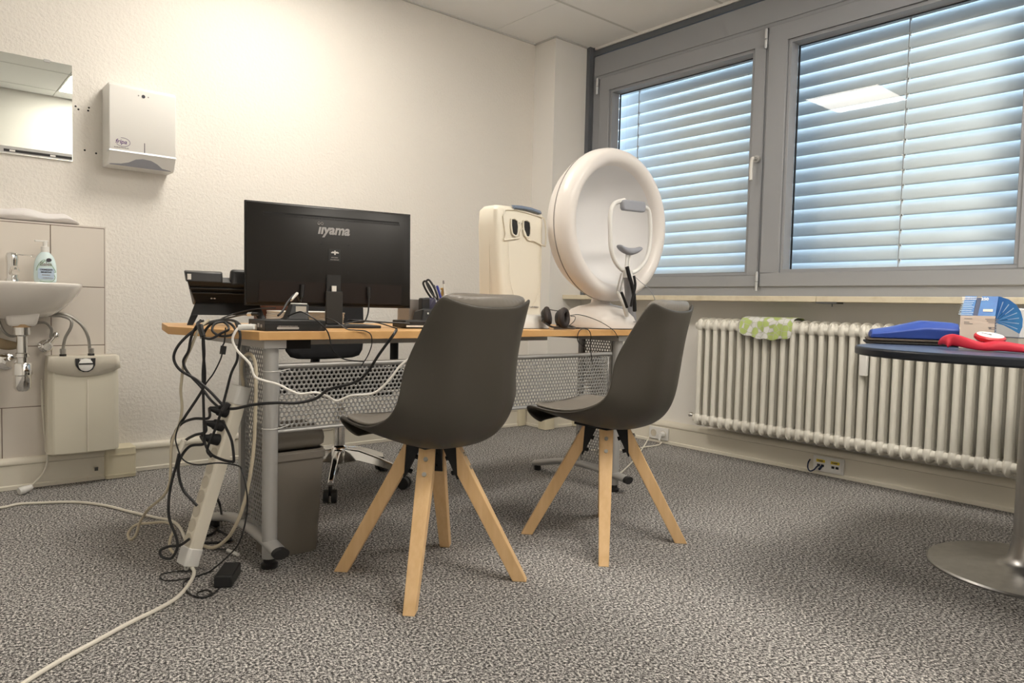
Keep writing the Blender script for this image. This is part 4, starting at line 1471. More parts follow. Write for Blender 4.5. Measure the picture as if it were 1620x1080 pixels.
# blue-grey forehead rest on top
g = G().rings([[(x, y, z) for y, z in ((-.052, .488+dz), (-.062, .494+dz), (-.052, .506+dz), (-.03, .508+dz))] for x, dz in ((-.045, .002), (.0, .004), (.05, .002), (.105, -.006))], True)
ob('forehead_rest', g, BLUEG, t, bevel=.003)
# shallow oval recess outline on the front
g = G()
Mo = frame((.012, -.0675, .235), (1, 0, 0), (0, .068, 1))
pts = []
for i in range(33):
    a = PI+PI*i/32
    pts.append(Mo @ Vector((.088*math.cos(a), .150*math.sin(a)+.0, .002)))
pts = [Mo @ Vector((-.092, .12, .004))]+pts+[Mo @ Vector((.092, .12, .004))]
ob('recess_lip', G().tube(pts, .0012, 6, 1), CREAM2, t)
tiny(9, .010, frame((.062, -.0718, .090), (1, 0, 0), (0, .06, 1)), INKG, t, 'small_lettering')
ob('side_seam', G().tube([(-.1185, .0, .02), (-.1265, .0, .30), (-.1315, .0, .44), (-.129, .0, .48)], .0012, 5, 4), OFFW, t)
ob('base', G().rings([rr3(.27, .24, 0, .05), rr3(.27, .24, .02, .05), rr3(.24, .20, .050, .05), rr3(.225, .17, .058, .04)], True), WHITE, t)
ob('base_shadow_gap', G().prism(rrect(.275, .245, .05, 5), .0002, .002), BLACK, t)

# ------------------------------------------------------------------ projection perimeter (ring bowl)
BX, BY = 2.46, 2.265
t = thing('perimeter_bowl', 'large white bowl-shaped visual field tester on a round pedestal', 'medical device', (BX, BY, ZT))
g = G().lathe([(.168, .0), (.170, .02), (.160, .055), (.135, .085), (.10, .100), (.06, .108), (.045, .115), (.041, .135), (.041, .16)], None, 48)
ob('pedestal', g, BOWLM, t)
ob('pedestal_gap', G().lathe([(.171, .0008), (.171, .004)], None, 48), BLACK, t)
BZ = 1.192-ZT
Mb = Matrix.Translation((0, 0, BZ)) @ Matrix.Rotation(R(90), 4, 'X') @ Matrix.Translation((0, 0, 0))   # local z -> -y
Mb = frame((0, 0, BZ), (1, 0, 0), (0, 0, 1))      # local z = x cross y = -y world
prof = [(.02, -.155), (.14, -.145), (.24, -.105), (.305, -.045), (.328, .0), (.338, .03)]
ob('rear_shell', G().lathe(prof, Mb, 72, cap=False), BOWLM, t, sharp=80)
prof = [(.338, .032), (.342, .045), (.341, .070), (.332, .095), (.316, .110), (.298, .112), (.280, .104), (.268, .088), (.263, .070)]
ob('front_ring', G().lathe(prof, Mb, 72, cap=False), BOWLM, t, sharp=80)
prof = [(.264, .072), (.252, .02), (.215, -.04), (.15, -.095), (.08, -.125), (.001, -.135)]
ob('inner_bowl', G().lathe(prof, Mb, 72, cap=False), BOWLI, t, sharp=80)
ob('seam', G().lathe([(.3385, .028), (.3405, .029), (.3405, .033), (.3385, .034)], Mb, 72, cap=False), INKG, t)
tiny(9, .011, frame((.055, -.168, .034), (1, .3, 0), (0, .12, 1)), INKG, t, 'small_lettering')
# head rest: frame centred in front of the bowl
dH = 3.07
lp = [(988, 316.5), (972, 322), (965.5, 340), (965.5, 372), (967, 395), (974, 415), (985, 427), (995, 431), (1005, 429), (1017, 418), (1025, 402), (1028.5, 380), (1028.5, 350), (1026, 333), (1019, 327)]
PL = [at(x, y, 1, 2.085) for x, y in lp]
BO = Vector((BX, BY, ZT))
hr = ob('head_frame', G().tube([v-BO for v in PL], .0095, 12, 6), WHITE, t, label='white looped head frame')
f0, f1 = at(983, 324, 1, 2.075), at(1018, 328, 1, 2.075)
Mh = frame((f0+f1)/2-BO, (f1-f0), (0, 0, 1))
ob('forehead_pad', G().prism(rrect((f1-f0).length, .046, .014, 4), -.010, .016, Mh), GREYP, t, bevel=.006, seg=3)
c0, c1 = at(979, 391, 1, 2.06), at(1014, 395, 1, 2.06)
wd = (c1-c0).length
mid = (c0+c1)/2-BO
g = G()
rg = []
for i in range(11):
    u = -1+2*i/10
    zt_ = .012*u*u+.002
    zb = -.030+.030*abs(u)**2.2
    x = u*wd/2
    rg.append([(x, -.022, zt_), (x, .024, zt_+.004), (x, .022, zb), (x, -.016, zb)])
for i in range(len(rg)):
    rg[i] = [Vector(v)+mid for v in rg[i]]
g.rings(rg, True)
ob('chin_rest', g, GREYP, t, sub=1)
cp = mid+Vector((0, .01, -.02))
cl = at(1000, 470, 1, 2.10)-BO
ob('chin_post', G().cyl(cp+Vector((-.009, 0, 0)), cp+Vector((-.013, 0, -.09)), .0055, seg=10).cyl(cp+Vector((.009, 0, 0)), cp+Vector((.008, 0, -.09)), .0055, seg=10).cyl(cp+Vector((0, 0, -.075)), cp+Vector((0, 0, -.105)), .022, seg=14), WHITE, t)
arm0 = at(989, 440, 1, 2.12)-BO
ob('support_arm', G().tube([cp+Vector((0, .0, -.10)), at(996, 470, 1, 2.11)-BO, at(1000, 500, 1, 2.13)-BO, at(1000, 518, 1, 2.15)-BO], .019, 12, 5, flat=.7), GREY, t)
g = G()
for dx in (0, 5):
    g.tube([at(983+dx, 432, 1, 2.115)-BO, at(979+dx, 447, 1, 2.13)-BO, at(976+dx, 461, 1, 2.15)-BO], .0035, 8, 3)
ob('clear_hinge', g, WHITE, t)
ob('side_lever', G().tube([at(978, 462, 1, 2.13)-BO, at(986, 478, 1, 2.09)-BO, at(992, 500, 1, 2.09)-BO], .010, 10, 4), WHITE, t)
# black wrap cables
hose('wrapped_cable', [at(992, 422, 1, 2.035), at(995, 435, 1, 2.035), at(1000, 452, 1, 2.035), at(1003, 470, 1, 2.04), at(1004, 492, 1, 2.05)], .0085, BLACKM, 'thick black cable running down the head frame post of the bowl device', 'cable', 'cables on the bowl device')
hose('wrapped_cable', [at(1003, 436, 1, 2.03), at(1005, 452, 1, 2.03), at(1001, 470, 1, 2.035), at(998, 485, 1, 2.04)], .0055, BLACKM, 'thinner black cable twisted to the right of the bowl device post', 'cable', 'cables on the bowl device')
hose('wrapped_cable', [at(983, 462, 1, 2.05), at(987, 472, 1, 2.05), at(992, 486, 1, 2.06)], .006, BLACKM, 'short black cable sleeve on the white lever beside the bowl device post', 'cable', 'cables on the bowl device')
hose('sensor_lead', [at(1005, 438, 1, 2.05), at(1015, 447, 1, 2.05), at(1028, 458, 1, 2.04), at(1037, 476, 1, 2.03), at(1042, 500, 1, 2.04)], .0014, GREY, 'very thin grey wire curving right from the head frame of the bowl device', 'cable', 'cables on the bowl device')

# headphones on the desk
hq = at(890, 520, 2, ZT)
HPX, HPY = 2.185, 2.165
t = thing('headphones', 'black over-ear headphones lying on the desk beside the pedestal', 'headphones', (HPX, HPY, ZT))
q = Vector(t.location)
ec = at(889, 503, 1, 2.10)
Mr = frame(ec-q, (.95, .30, .0), (.05, .1, 1))
ob('ear_cushion', G().tube([Mr @ Vector((.026*math.cos(a), .031*math.sin(a), .010)) for a in [2*PI*i/18 for i in range(18)]], .0125, 10, 2, True), EARP, t)
ob('ear_cup', G().lathe([(.001, -.022), (.028, -.020), (.037, -.008), (.037, .006), (.012, .008)], Mr @ Matrix.Diagonal((.9, 1, 1, 1)), 24), BLACK, t)
ec2 = at(864, 500, 1, 2.19)
Mr2 = frame(ec2-q, (.80, .6, .1), (.1, .4, .9))
ob('ear_cushion', G().tube([Mr2 @ Vector((.024*math.cos(a), .030*math.sin(a), .008)) for a in [2*PI*i/18 for i in range(18)]], .0115, 10, 2, True), EARP, t)
ob('ear_cup', G().lathe([(.001, -.020), (.026, -.018), (.035, -.008), (.035, .006), (.012, .008)], Mr2 @ Matrix.Diagonal((.9, 1, 1, 1)), 24), BLACK, t)
ob('head_band', G().tube([at(858, 507, 1, 2.20)-q, at(872, 518, 1, 2.13)-q+Vector((0, 0, .004)), at(890, 520, 1, 2.09)-q+Vector((0, 0, .006)), at(908, 519, 1, 2.13)-q, at(905, 516, 1, 2.20)-q, at(880, 514, 1, 2.24)-q], .0055, 8, 6, flat=.7), BLACK, t)
ob('wire_yoke', G().tube([ec2-q+Vector((.012, -.005, .028)), at(878, 491, 1, 2.12)-q, at(884, 492, 1, 2.10)-q], .0016, 6, 4), BLACK, t)
hose('headphone_cable', [at(902, 499, 1, 2.095), at(908, 498, 1, 2.09), at(915, 497.5, 1, 2.085), at(930, 501, 1, 2.08), at(948, 508, 1, 2.08), at(962, 516, 1, 2.08), at(972, 524, 1, 2.068), at(978, 534, 1, 2.07)], .0016, BLACK, 'thin black cable arching from the headphones across the pedestal', 'cable', 'thin black cables at the right of the desk')
hose('headphone_cable', [at(903, 500, 1, 2.095), at(910, 501, 1, 2.09), at(908, 508, 1, 2.085), at(900, 515, 1, 2.08), at(893, 519, 1, 2.085)], .0016, BLACK, 'short thin black cable loop against the headphone cup', 'cable', 'thin black cables at the right of the desk')
hose('headphone_cable', [at(876, 520, 2, ZT+.003), at(912, 519.5, 2, ZT+.003), at(925, 520, 1, 2.082), at(932, 523, 1, 2.068), at(935, 532, 1, 2.066), at(934, 548, 1, 2.085), at(937, 575, 1, 2.12)], .0018, BLACK, 'thin black cable hanging over the desk edge above the right leg', 'cable', 'thin black cables at the right of the desk')
hose('headphone_cable', [at(930, 520.5, 1, 2.082), at(919, 521, 1, 2.070), at(914, 530, 1, 2.066), at(915, 541, 1, 2.075), at(924, 548, 1, 2.12)], .0018, BLACK, 'thin black cable loop over the desk edge, left of the hanging one', 'cable', 'thin black cables at the right of the desk')

# ------------------------------------------------------------------ power strip and cables left of the desk
b0 = dep(297, 893, 2.175)
b1 = dep(381, 612, 2.255)
b0.z = max(b0.z, .022)
t = thing('power_strip', 'long cream multi-socket power strip leaning against the desk leg', 'power strip', tuple(b0))
L = (b1-b0).length
zax = (b1-b0).normalized()
toc = (CP-b0).normalized()
face = (toc - zax*toc.dot(zax)).normalized()      # towards the viewer's side
side = zax.cross(face).normalized()               # to the left or right
if side.dot(CR) > 0:
    side = -side
# rotate cross-section so that the socket face looks front-left
ang = R(-58)
fx = (face*math.cos(ang) + side*math.sin(-ang)).normalized()
sx_ = fx.cross(zax).normalized()
Ms = Matrix((sx_, zax, fx)).transposed().to_4x4()    # local x across, y along, z = socket face normal
sec = [(-.026, -.018), (.026, -.018), (.026, .016), (.020, .022), (-.020, .022), (-.026, .016)]
g = G()
g.rings([[Ms @ Vector((x, y, z)) for x, z in sec] for y in (.0, L)], True)
ob('strip_body', g, CREAM2, t, bevel=.0015)
sec2 = [(x*1.12, z*1.12) for x, z in sec]
g = G().rings([[Ms @ Vector((x, y, z)) for x, z in sec2] for y in (-.004, .05)], True)
ob('end_cap', g, WHITE, t, bevel=.003)
g = G().rings([[Ms @ Vector((x, y, z)) for x, z in sec2] for y in (L-.055, L+.004)], True)
ob('end_cap', g, WHITE, t, bevel=.003)
ob('side_groove', G().rings([[Ms @ Vector((x, y, z)) for x, z in ((s*.0262, -.002), (s*.0272, -.002), (s*.0272, .002), (s*.0262, .002))] for y in (.05, L-.055) for s in (1,)], True), OFFW, t)
for k in range(10):
    y = .070+.0437*k
    Mk = Ms @ frame((0, y, .0222), (1, 0, 0), (0, 1, 0))
    ob('socket', G().lathe([(.0195, 0), (.0195, .0012), (.0178, .0012), (.0175, -.004), (.001, -.004)], Mk, 24), OFFW, t)
ob('switch', G().rings([[Ms @ Vector((x, y, z)) for x, z in ((-.008, .022), (.008, .022), (.007, .026), (-.007, .026))] for y in (L-.082, L-.064)], True), BLACK, t)
ob('hanging_eye', G().tube([Ms @ Vector((.010*math.cos(a), -.010+.010*math.sin(a), .0)) for a in [2*PI*i/12 for i in range(12)]], .003, 6, 0, True), WHITE, t)
S0 = b0.copy()


def onstrip(k, off=0.0):
    return S0 + (Ms @ Vector((0, .070+.0437*k, .022+off)))


NP = []
for k in (7, 8, 9):
    NP.append(k)
lab = {7: 'lowest of the three black plugs', 8: 'middle of the three black plugs', 9: 'uppermost of the three black plugs'}
ends = {
    7: [(322, 702), (300, 706), (284, 728), (283, 752), (290, 775), (303, 790), (312, 800)],
    8: [(325, 683), (308, 688), (292, 698), (284, 715), (279, 735), (272, 760), (267, 790), (268, 820), (279, 850), (280, 868), (270, 883), (256, 880), (254, 870), (268, 864), (285, 862), (300, 852)],
    9: [(330, 661), (308, 662), (290, 668), (279, 680), (272, 700), (274, 690), (292, 660), (312, 630), (322, 612), (324, 590), (322, 560), (322, 530), (332, 514), (345, 508)],
}
hose_r = .0042
for k in NP:
    a = onstrip(k, 0)
    b = onstrip(k, .028)
    c = onstrip(k, .045)+side*.012
    e = [dep(x, y, 2.13+.012*i/len(ends[k])) for i, (x, y) in enumerate(ends[k])]
    lead('power_cable', 'black power cable on the %s in the power strip' % lab[k], [c]+e, hose_r, BLACK,
         [('plug', G().cyl(a, b, .018, .016, 16).cyl(b, c, .013, .006, 12), BLACKM)], group='black power cables hanging off the desk corner')

DK = mat('cable_black', (.012, .012, .013), .45)
cg = 'black power cables hanging off the desk corner'


def dh(name, pts, r, m, label, group=cg, cat='cable'):
    return hose(name, [dep(*p) for p in pts], r, m, label, cat, group)


dh('power_cable', [(385, 520, 2.13), (372, 508, 2.16), (352, 506, 2.2), (325, 512, 2.16), (300, 528, 2.12), (281, 548, 2.10), (275, 567, 2.10), (285, 585, 2.10), (310, 600, 2.10), (330, 617, 2.09), (350, 638, 2.08), (356, 645, 2.08), (372, 646, 2.06), (400, 640, 2.04), (436, 637, 2.04), (470, 637, 2.06), (500, 630, 2.08), (520, 616, 2.09), (560, 605, 2.10), (580, 590, 2.09), (600, 560, 2.07), (622, 530, 2.06), (627, 522, 2.10)], .0042, DK, 'long black cable looping left, then running across the perforated panel')
dh('power_cable', [(318, 506, 2.14), (308, 520, 2.12), (302, 535, 2.12), (298, 555, 2.12), (290, 572, 2.12), (298, 590, 2.12), (318, 612, 2.12), (333, 632, 2.12), (347, 645, 2.10)], .0038, DK, 'black cable from the corner bundle curving down to the strip switch')
dh('power_cable', [(322, 535, 2.125), (323, 560, 2.12), (321, 590, 2.12), (322, 640, 2.12), (323, 680, 2.12), (324, 700, 2.12), (334, 718, 2.10), (352, 727, 2.09), (366, 730, 2.09), (370, 728, 2.09), (368, 705, 2.09), (364, 690, 2.09), (352, 665, 2.11)], .0040, DK, 'black cable dropping straight down from the bundle and looping under the strip plugs')
dh('power_cable', [(376, 552, 2.10), (375, 570, 2.10), (366, 590, 2.10), (358, 620, 2.10), (350, 650, 2.09), (340, 680, 2.09), (328, 710, 2.10), (334, 722, 2.08)], .0040, DK, 'black cable from the desk edge falling behind the ferrite core to the plugs')
dh('power_cable', [(373, 510, 2.14), (380, 530, 2.11), (377, 556, 2.10)], .0040, DK, 'short black cable piece bending over the desk edge at the white connector')
dh('thin_cable', [(357, 518, 2.10), (355, 540, 2.10), (352, 548, 2.10), (350, 565, 2.10), (338, 590, 2.10), (325, 608, 2.11), (300, 650, 2.11), (285, 668, 2.11), (278, 690, 2.10), (280, 705, 2.10), (290, 727, 2.10), (312, 735, 2.09), (345, 732, 2.08), (375, 736, 2.07), (383, 745, 2.06), (390, 775, 2.05), (391, 805, 2.05), (386, 835, 2.05), (376, 862, 2.06), (355, 885, 2.07), (330, 905, 2.08)], .0022, DK, 'thin black lead with a ferrite core winding down to the floor')
fc0, fc1 = dep(354, 547, 2.10), dep(352, 560, 2.10)
tag(ob('ferrite_core', G().cyl(fc0, fc1, .0085, seg=14), BLACK, bevel=.0), 'small black ferrite cylinder on the thin lead below the desk corner', 'ferrite core')
# bundle coil on the desk corner
dh('coiled_cable', [(338, 512, 2.12), (350, 508, 2.13), (365, 512, 2.12), (372, 522, 2.10), (365, 530, 2.08), (348, 531, 2.08), (336, 523, 2.08), (340, 512, 2.10), (355, 510, 2.12), (362, 520, 2.08), (350, 527, 2.07), (332, 536, 2.06), (320, 530, 2.08), (312, 512, 2.13), (322, 507, 2.15)], .0036, DK, 'coil of black cable tangled on the desk corner')
dh('flat_connector', [(317, 515, 2.09), (318, 522, 2.08), (321, 532, 2.075)], .008, BLACK, 'black angled connector hanging at the desk corner', group=None, cat='plug')
dh('flat_connector', [(353, 650, 2.07), (357, 645, 2.07), (361, 638, 2.07)], .009, BLACK, 'black connector block lying on the upper end of the power strip', group=None, cat='plug')
# beige and white cables
dh('beige_cable', [(330, 506, 2.16), (315, 520, 2.13), (302, 550, 2.13), (291, 575, 2.13), (287, 605, 2.13), (286, 620, 2.13), (288, 645, 2.13), (284, 670, 2.13), (272, 700, 2.13), (270, 740, 2.13), (268, 765, 2.14), (258, 785, 2.15), (235, 805, 2.20), (222, 825, 2.24), (215, 846, 2.26), (206, 853, 2.27), (203, 843, 2.30), (215, 830, 2.33), (240, 827, 2.32), (262, 826, 2.30), (275, 835, 2.26), (270, 850, 2.22), (268, 865, 2.2), (276, 876, 2.19)], .0042, CABG, 'beige cable dropping from the desk corner and looping on the carpet', group=None)
dh('white_cable', [(378, 518, 2.07), (372, 525, 2.06), (368, 538, 2.06), (376, 555, 2.06), (395, 575, 2.05), (403, 595, 2.05), (418, 602, 2.06), (440, 608, 2.075), (460, 618, 2.085), (475, 623, 2.09), (500, 621, 2.10), (520, 628, 2.11), (533, 634, 2.12), (555, 626, 2.13), (590, 622, 2.14), (612, 605, 2.15), (632, 580, 2.16), (650, 565, 2.17)], .0036, CABL, 'white cable from the white plug sweeping across the perforated panel', group=None)
tag(ob('white_plug', G().cyl(dep(378, 518, 2.07), dep(402, 517, 2.07), .0085, .0075, 12), WHITE), 'small white plug pushed against the side of the docking box', 'plug')
wc = dep(350, 514, 2.2)
tag(ob('white_adapter', G().cbox((0, 0, .009), (.10, .045, .018)), WHITE, bevel=.005, seg=3, loc=(.845, 2.205, ZT)), 'flat white adapter lying on the desk left of the docking box', 'adapter')
dh('strip_lead', [(385, 610, 2.255), (382, 585, 2.24), (386, 565, 2.20), (396, 560, 2.16), (404, 575, 2.10), (405, 610, 2.08), (404, 650, 2.08), (402, 700, 2.08), (396, 750, 2.08), (385, 800, 2.09), (368, 840, 2.11), (350, 860, 2.14), (335, 866, 2.17), (318, 862, 2.21)], .0052, CABG, 'thick beige lead from the strip top looping past the perforated side panel', group=None)
pts = [at(0, 803, 2, .006), at(30, 797, 2, .006), at(70, 795, 2, .006), at(120, 794, 2, .006), at(165, 799, 2, .006), at(205, 809, 2, .006), at(245, 818, 2, .006), at(272, 824, 2, .006), at(285, 835, 2, .006), at(292, 850, 2, .012), at(300, 868, 2, .012)]
hose('floor_cable', [at(-60, 808, 2, .006)]+pts, .0055, CABW, 'white cable running over the carpet from the left edge to the power strip')
pts = [at(301, 893, 2, .02), at(307, 905, 2, .007), at(300, 922, 2, .006), at(280, 945, 2, .006), at(250, 963, 2, .006), at(205, 985, 2, .006), at(150, 1015, 2, .006), at(100, 1042, 2, .006), at(60, 1066, 2, .006), at(30, 1086, 2, .006), at(0, 1110, 2, .006)]
hose('floor_cable', pts, .0055, CABW, 'white cable snaking from the strip bottom to the lower left photo corner')
hose('thin_cable', [at(318, 815, 2, .02), at(330, 830, 2, .006), at(345, 838, 2, .006), at(366, 852, 2, .006), at(358, 857, 2, .006), at(335, 858, 2, .006), at(300, 858, 2, .006)], .004, DK, 'black cable lying folded on the carpet behind the power strip')
hose('thin_cable', [dep(340, 780, 2.3), dep(348, 800, 2.3), at(350, 822, 2, .006), at(340, 840, 2, .006), at(322, 850, 2, .006)], .004, DK, 'black cable loop behind the power strip near the foot rail')
hose('thin_cable', [at(320, 866, 2, .006), at(345, 868, 2, .006), at(362, 870, 2, .006), at(374, 877, 2, .006)], .003, DK, 'thin black cable on the carpet ending in a white tag')
o = ob('cable_label', G().tube([at(360, 870, 2, .009), at(377, 877, 2, .009)], .0055, 8, 0), WHITE)
tag(o, 'white paper tag wrapped on the thin cable above the power adapter', 'tag')
# adapter brick
ap = at(378, 918, 2, 0)
t = thing('power_adapter', 'black rectangular laptop power adapter lying on the carpet', 'power adapter', (.722, 2.10, 0), R(58))
ob('adapter_body', G().cbox((0, 0, .0175), (.115, .050, .035)), BLACK, t, bevel=.004)
ob('top_face', G().cbox((0, 0, .0352), (.104, .040, .001)), BLACKM, t)
hose('thin_cable', [at(362, 921, 2, .012), at(352, 926, 2, .004), at(335, 940, 2, .004), at(318, 945, 2, .004), at(312, 938, 2, .004), at(325, 933, 2, .004), at(335, 937, 2, .004), at(322, 944, 2, .004), at(302, 940, 2, .004), at(290, 925, 2, .004), at(298, 916, 2, .004), at(320, 908, 2, .004), at(335, 903, 2, .004)], .0022, DK, 'thin black adapter lead curled on the carpet left of the adapter')
hose('thin_cable', [at(330, 905, 2, .004), at(300, 914, 2, .004), at(262, 918, 2, .004), at(254, 909, 2, .004), at(275, 904, 2, .004), at(300, 903, 2, .004)], .002, DK, 'thin black lead looping on the carpet in front of the strip bottom')
# velcro tied loose connectors beside the strip
a_, b_ = dep(291, 696, 2.12), dep(283, 716, 2.12)
tag(ob('inline_switch', G().cyl(a_, b_, .008, .007, 10), CABW), 'cream inline connector hanging left of the power strip', 'connector')
# thin leads over the desk front
hose('thin_cable', [at(455, 500, 1, 2.16), at(470, 494, 1, 2.14), at(480, 494, 1, 2.12), at(500, 506, 1, 2.075), at(515, 520, 1, 2.066), at(521, 532, 1, 2.066), at(527, 555, 1, 2.07), at(545, 568, 1, 2.10), at(575, 572, 1, 2.13)], .0022, DK, 'thin black cable from the charger falling over the desk front edge', group='thin cables over the desk front')
hose('thin_cable', [at(515, 502, 1, 2.2), at(530, 508, 1, 2.15), at(548, 520, 1, 2.09), at(562, 522, 1, 2.074), at(578, 523.5, 1, 2.070), at(587, 530, 1, 2.066), at(588, 545, 1, 2.066), at(582, 562, 1, 2.10), at(572, 578, 1, 2.13)], .0018, DK, 'thinner black cable crossing the desk front just right of the monitor base', group='thin cables over the desk front')
hose('thin_cable', [at(545, 512, 1, 2.18), at(575, 507, 1, 2.17), at(600, 511, 1, 2.15), at(620, 517, 1, 2.12), at(628, 520, 1, 2.09)], .0020, DK, 'thin black cable lying flat on the desk right of the monitor stand', group='thin cables over the desk front')
hose('thin_cable', [at(1034, 665, 1, 2.9), at(1031, 680, 1, 2.88), at(1022, 700, 1, 2.75), at(1005, 725, 2, .02), at(985, 745, 2, .006), at(972, 754, 2, .006)], .0035, CABW, 'white cable curving down to the carpet right of the second chair')

# ------------------------------------------------------------------ round-base table on the right
TZ = .725
t = thing('side_table', 'navy-topped table on a brushed steel pedestal at the right edge', 'table', (2.767, .646, 0))
B = Vector(t.location)
x0, x1, y0, y1, r_ = 2.02, 3.17, -.22, 1.03, .36
tp_ = rrect(x1-x0, y1-y0, r_, 10, (x0+x1)/2-B.x, (y0+y1)/2-B.y)
ob('table_edge', G().prism(tp_, TZ-.025, TZ-.0004), NAVYE, t, bevel=.006, seg=3)
tp_ = rrect(x1-x0-.012, y1-y0-.012, r_-.006, 10, (x0+x1)/2-B.x, (y0+y1)/2-B.y)
ob('table_top', G().prism(tp_, TZ-.004, TZ), NAVY, t)
g = G().lathe([(.288, .0), (.290, .006), (.285, .011), (.10, .020), (.085, .024), (.070, .034), (.060, .055), (.054, .09), (.052, .12)], None, 64)
ob('base_disc', g, BRUSH, t)
ob('pedestal_tube', G().lathe([(.050, .12), (.050, TZ-.05), (.09, TZ-.045), (.09, TZ-.034)], None, 40), BRUSH, t)


def onT(px, py, h=0):
    return at(px, py, 2, TZ+h)


# blue vinyl pad on brown mats
a = [onT(1375, 541, .018), onT(1518, 541, .018)]
g = G()
P0 = dep(1377, 541, 2.36)
P1 = dep(1518, 541, 2.26)
dirx_ = (P1-P0)
dirx_.z = 0
Lx = dirx_.length
dirx_.normalize()
back = Vector((0, 0, 1)).cross(dirx_)
zb = TZ+.0185
g = G()
rg = []
for u, zt_, dd in ((0, .012, .0), (.02, .0235, 0), (.25, .034, .01), (.5, .050, .01), (.62, .057, .01), (.8, .055, .01), (1.0, .052, .0)):
    b_ = Vector((P0.x, P0.y, zb))+dirx_*(Lx*u)
    rg.append([b_, b_+back*.16, b_+back*.155+Vector((0, 0, zt_*1.05)), b_+back*.03+Vector((0, 0, zt_))+Vector((0, 0, 0)), b_-back*.002+Vector((0, 0, zt_*.62))])
g.rings(rg, True)
t = thing('felt_mat', 'stack of dark brown felt mats under the blue pad', 'mat', (P0.x, P0.y, TZ))
Mm = Matrix((dirx_, back, Vector((0, 0, 1)))).transposed().to_4x4()
ob('upper_mat', G().prism(rrect(Lx*1.02, .19, .012, 4, Lx*.47, .075), .010, .017, Mm), mat('felt_brown', (.10, .08, .065), .9), t, bevel=.002)
ob('lower_mat', G().prism(rrect(Lx*1.06, .20, .012, 4, Lx*.47, .075), .001, .0075, Mm), mat('felt_dark', (.030, .028, .026), .9), t, bevel=.002)
tag(ob('vinyl_pad', g, BLUE, bevel=.004, seg=3), 'royal blue vinyl wedge pad lying on the brown mats', 'pad')

# tissue/glove carton with printed blue picture
q0 = dep(1517, 545, 2.15)
q1 = dep(1572, 545, 2.10)
dx_ = q1-q0
dx_.z = 0
wc_ = dx_.length
dx_.normalize()
bk = Vector((0, 0, 1)).cross(dx_)
t = thing('printed_carton', 'open white carton with a blue printed top panel marked 250', 'box', (q0.x, q0.y, TZ))
Mc = Matrix((dx_, bk, Vector((0, 0, 1)))).transposed().to_4x4()
hB = .098
hT = .156
dep_c = .15
ob('carton_body', G().box((0, 0, .001), (wc_, dep_c, hB), Mc), CARD, t)
# sloped top panel with gap in the middle
sl = []
for (a_, b_) in ((.0, .36), (.50, 1.0)):
    g = G()
    for v in ():
        pass
    g.hexa([(wc_*a_, 0, hB), (wc_*b_, 0, hB), (wc_*b_, .10, hB), (wc_*a_, .10, hB)],
           [(wc_*(a_*.98+.09), .030, hT), (wc_*(b_*.96+.09), .030, hT), (wc_*(b_*.96+.09), .055, hT), (wc_*(a_*.98+.09), .055, hT)], Mc)
    sl.append(ob('picture_panel', g, PRINTB, t, label='blue printed flap'))
g = G().hexa([(wc_*.36, .004, hB), (wc_*.50, .004, hB), (wc_*.50, .10, hB), (wc_*.36, .10, hB)], [(wc_*.44, .036, hT-.004), (wc_*.56, .036, hT-.004), (wc_*.56, .055, hT-.004), (wc_*.44, .055, hT-.004)], Mc)
ob('inner_slot', g, PRINTD, t)
sy = Vector((.0, .030, hT-hB)).normalized()
Mt = Mc @ frame((wc_*.74, .0255, hB+.049), (1, 0, 0), (0, .030, .058))
txt('250', .0125, Mt @ Matrix.Translation((-.006, 0, .0008)), WHITE, t, 'count_lettering', bold=.0003)
Mt = Mc @ frame((wc_*.23, .026, hB+.050), (1, 0, 0), (0, .030, .058))
tiny(12, .0052, Mt @ Matrix.Translation((.0, .004, .0008)), WHITE, t, 'title_lettering')
tiny(12, .0052, Mt @ Matrix.Translation((.0, -.002, .0008)), WHITE, t, 'title_lettering')
g = G()
for k in range(8):
    g.box((-.018-.001*k, -.010-.0062*k, .0004), (.012-.0025*(k % 3), -.008-.0062*k, .0010), Mt)
ob('text_lines', g, PRINTL, t)
Mt2 = Mc @ frame((wc_*.78, .0085, hB+.016), (1, 0, 0), (0, .030, .058))
ob('code_patch', G().box((-.012, -.004, .0002), (.012, .004, .0012), Mt2), CARD, t)
g = G()
for (x, z, w_) in ((.010, .088, .02), (.010, .078, .013), (.010, .073, .022), (.062, .088, .032), (.066, .083, .028), (.070, .078, .024), (.070, .064, .020), (.073, .059, .016)):
    g.box((x, -.0008, z), (x+w_, .0002, z+.0018), Mc)
g.box((wc_-.014, -.0008, .060), (wc_-.008, .0002, .066), Mc)
ob('fine_print', g, INKG, t)
# printed right side and round fan flap
ob('side_picture', G().box((wc_-.0002, .004, .03), (wc_+.0010, dep_c-.03, hB-.004), Mc), PRINTD, t)
g = G()
for k in range(6):
    g.box((wc_+.0008, .01+.002*k, .040+.008*k), (wc_+.0016, .10, .0425+.008*k), Mc)
ob('picture_bands', g, PRINTL, t)
ob('blue_foot', G().box((wc_+.0002, .0, .001), (wc_+.0014, dep_c-.02, .03), Mc), PRINTB, t)
fan = [(0, 0)]
for i in range(15):
    a = R(98-i*(98+48)/14)
    fan.append((.098*math.cos(a)*.72, .090*math.sin(a)))
Mfan = Mc @ frame((wc_*.95, .050, hB-.020+.0), (1, 0, 0), (0, .0, 1))
fan = [(0.004, -.0), (-.002, .078), (.012, .078), (.034, .070), (.052, .055), (.064, .036), (.070, .014), (.070, -.010), (.064, -.030), (.045, -.018), (.024, -.006)]
ob('round_flap', G().prism(fan, 0, .0025, Mfan), PRINTB, t, label='rounded blue flap folded out to the right')
g = G()
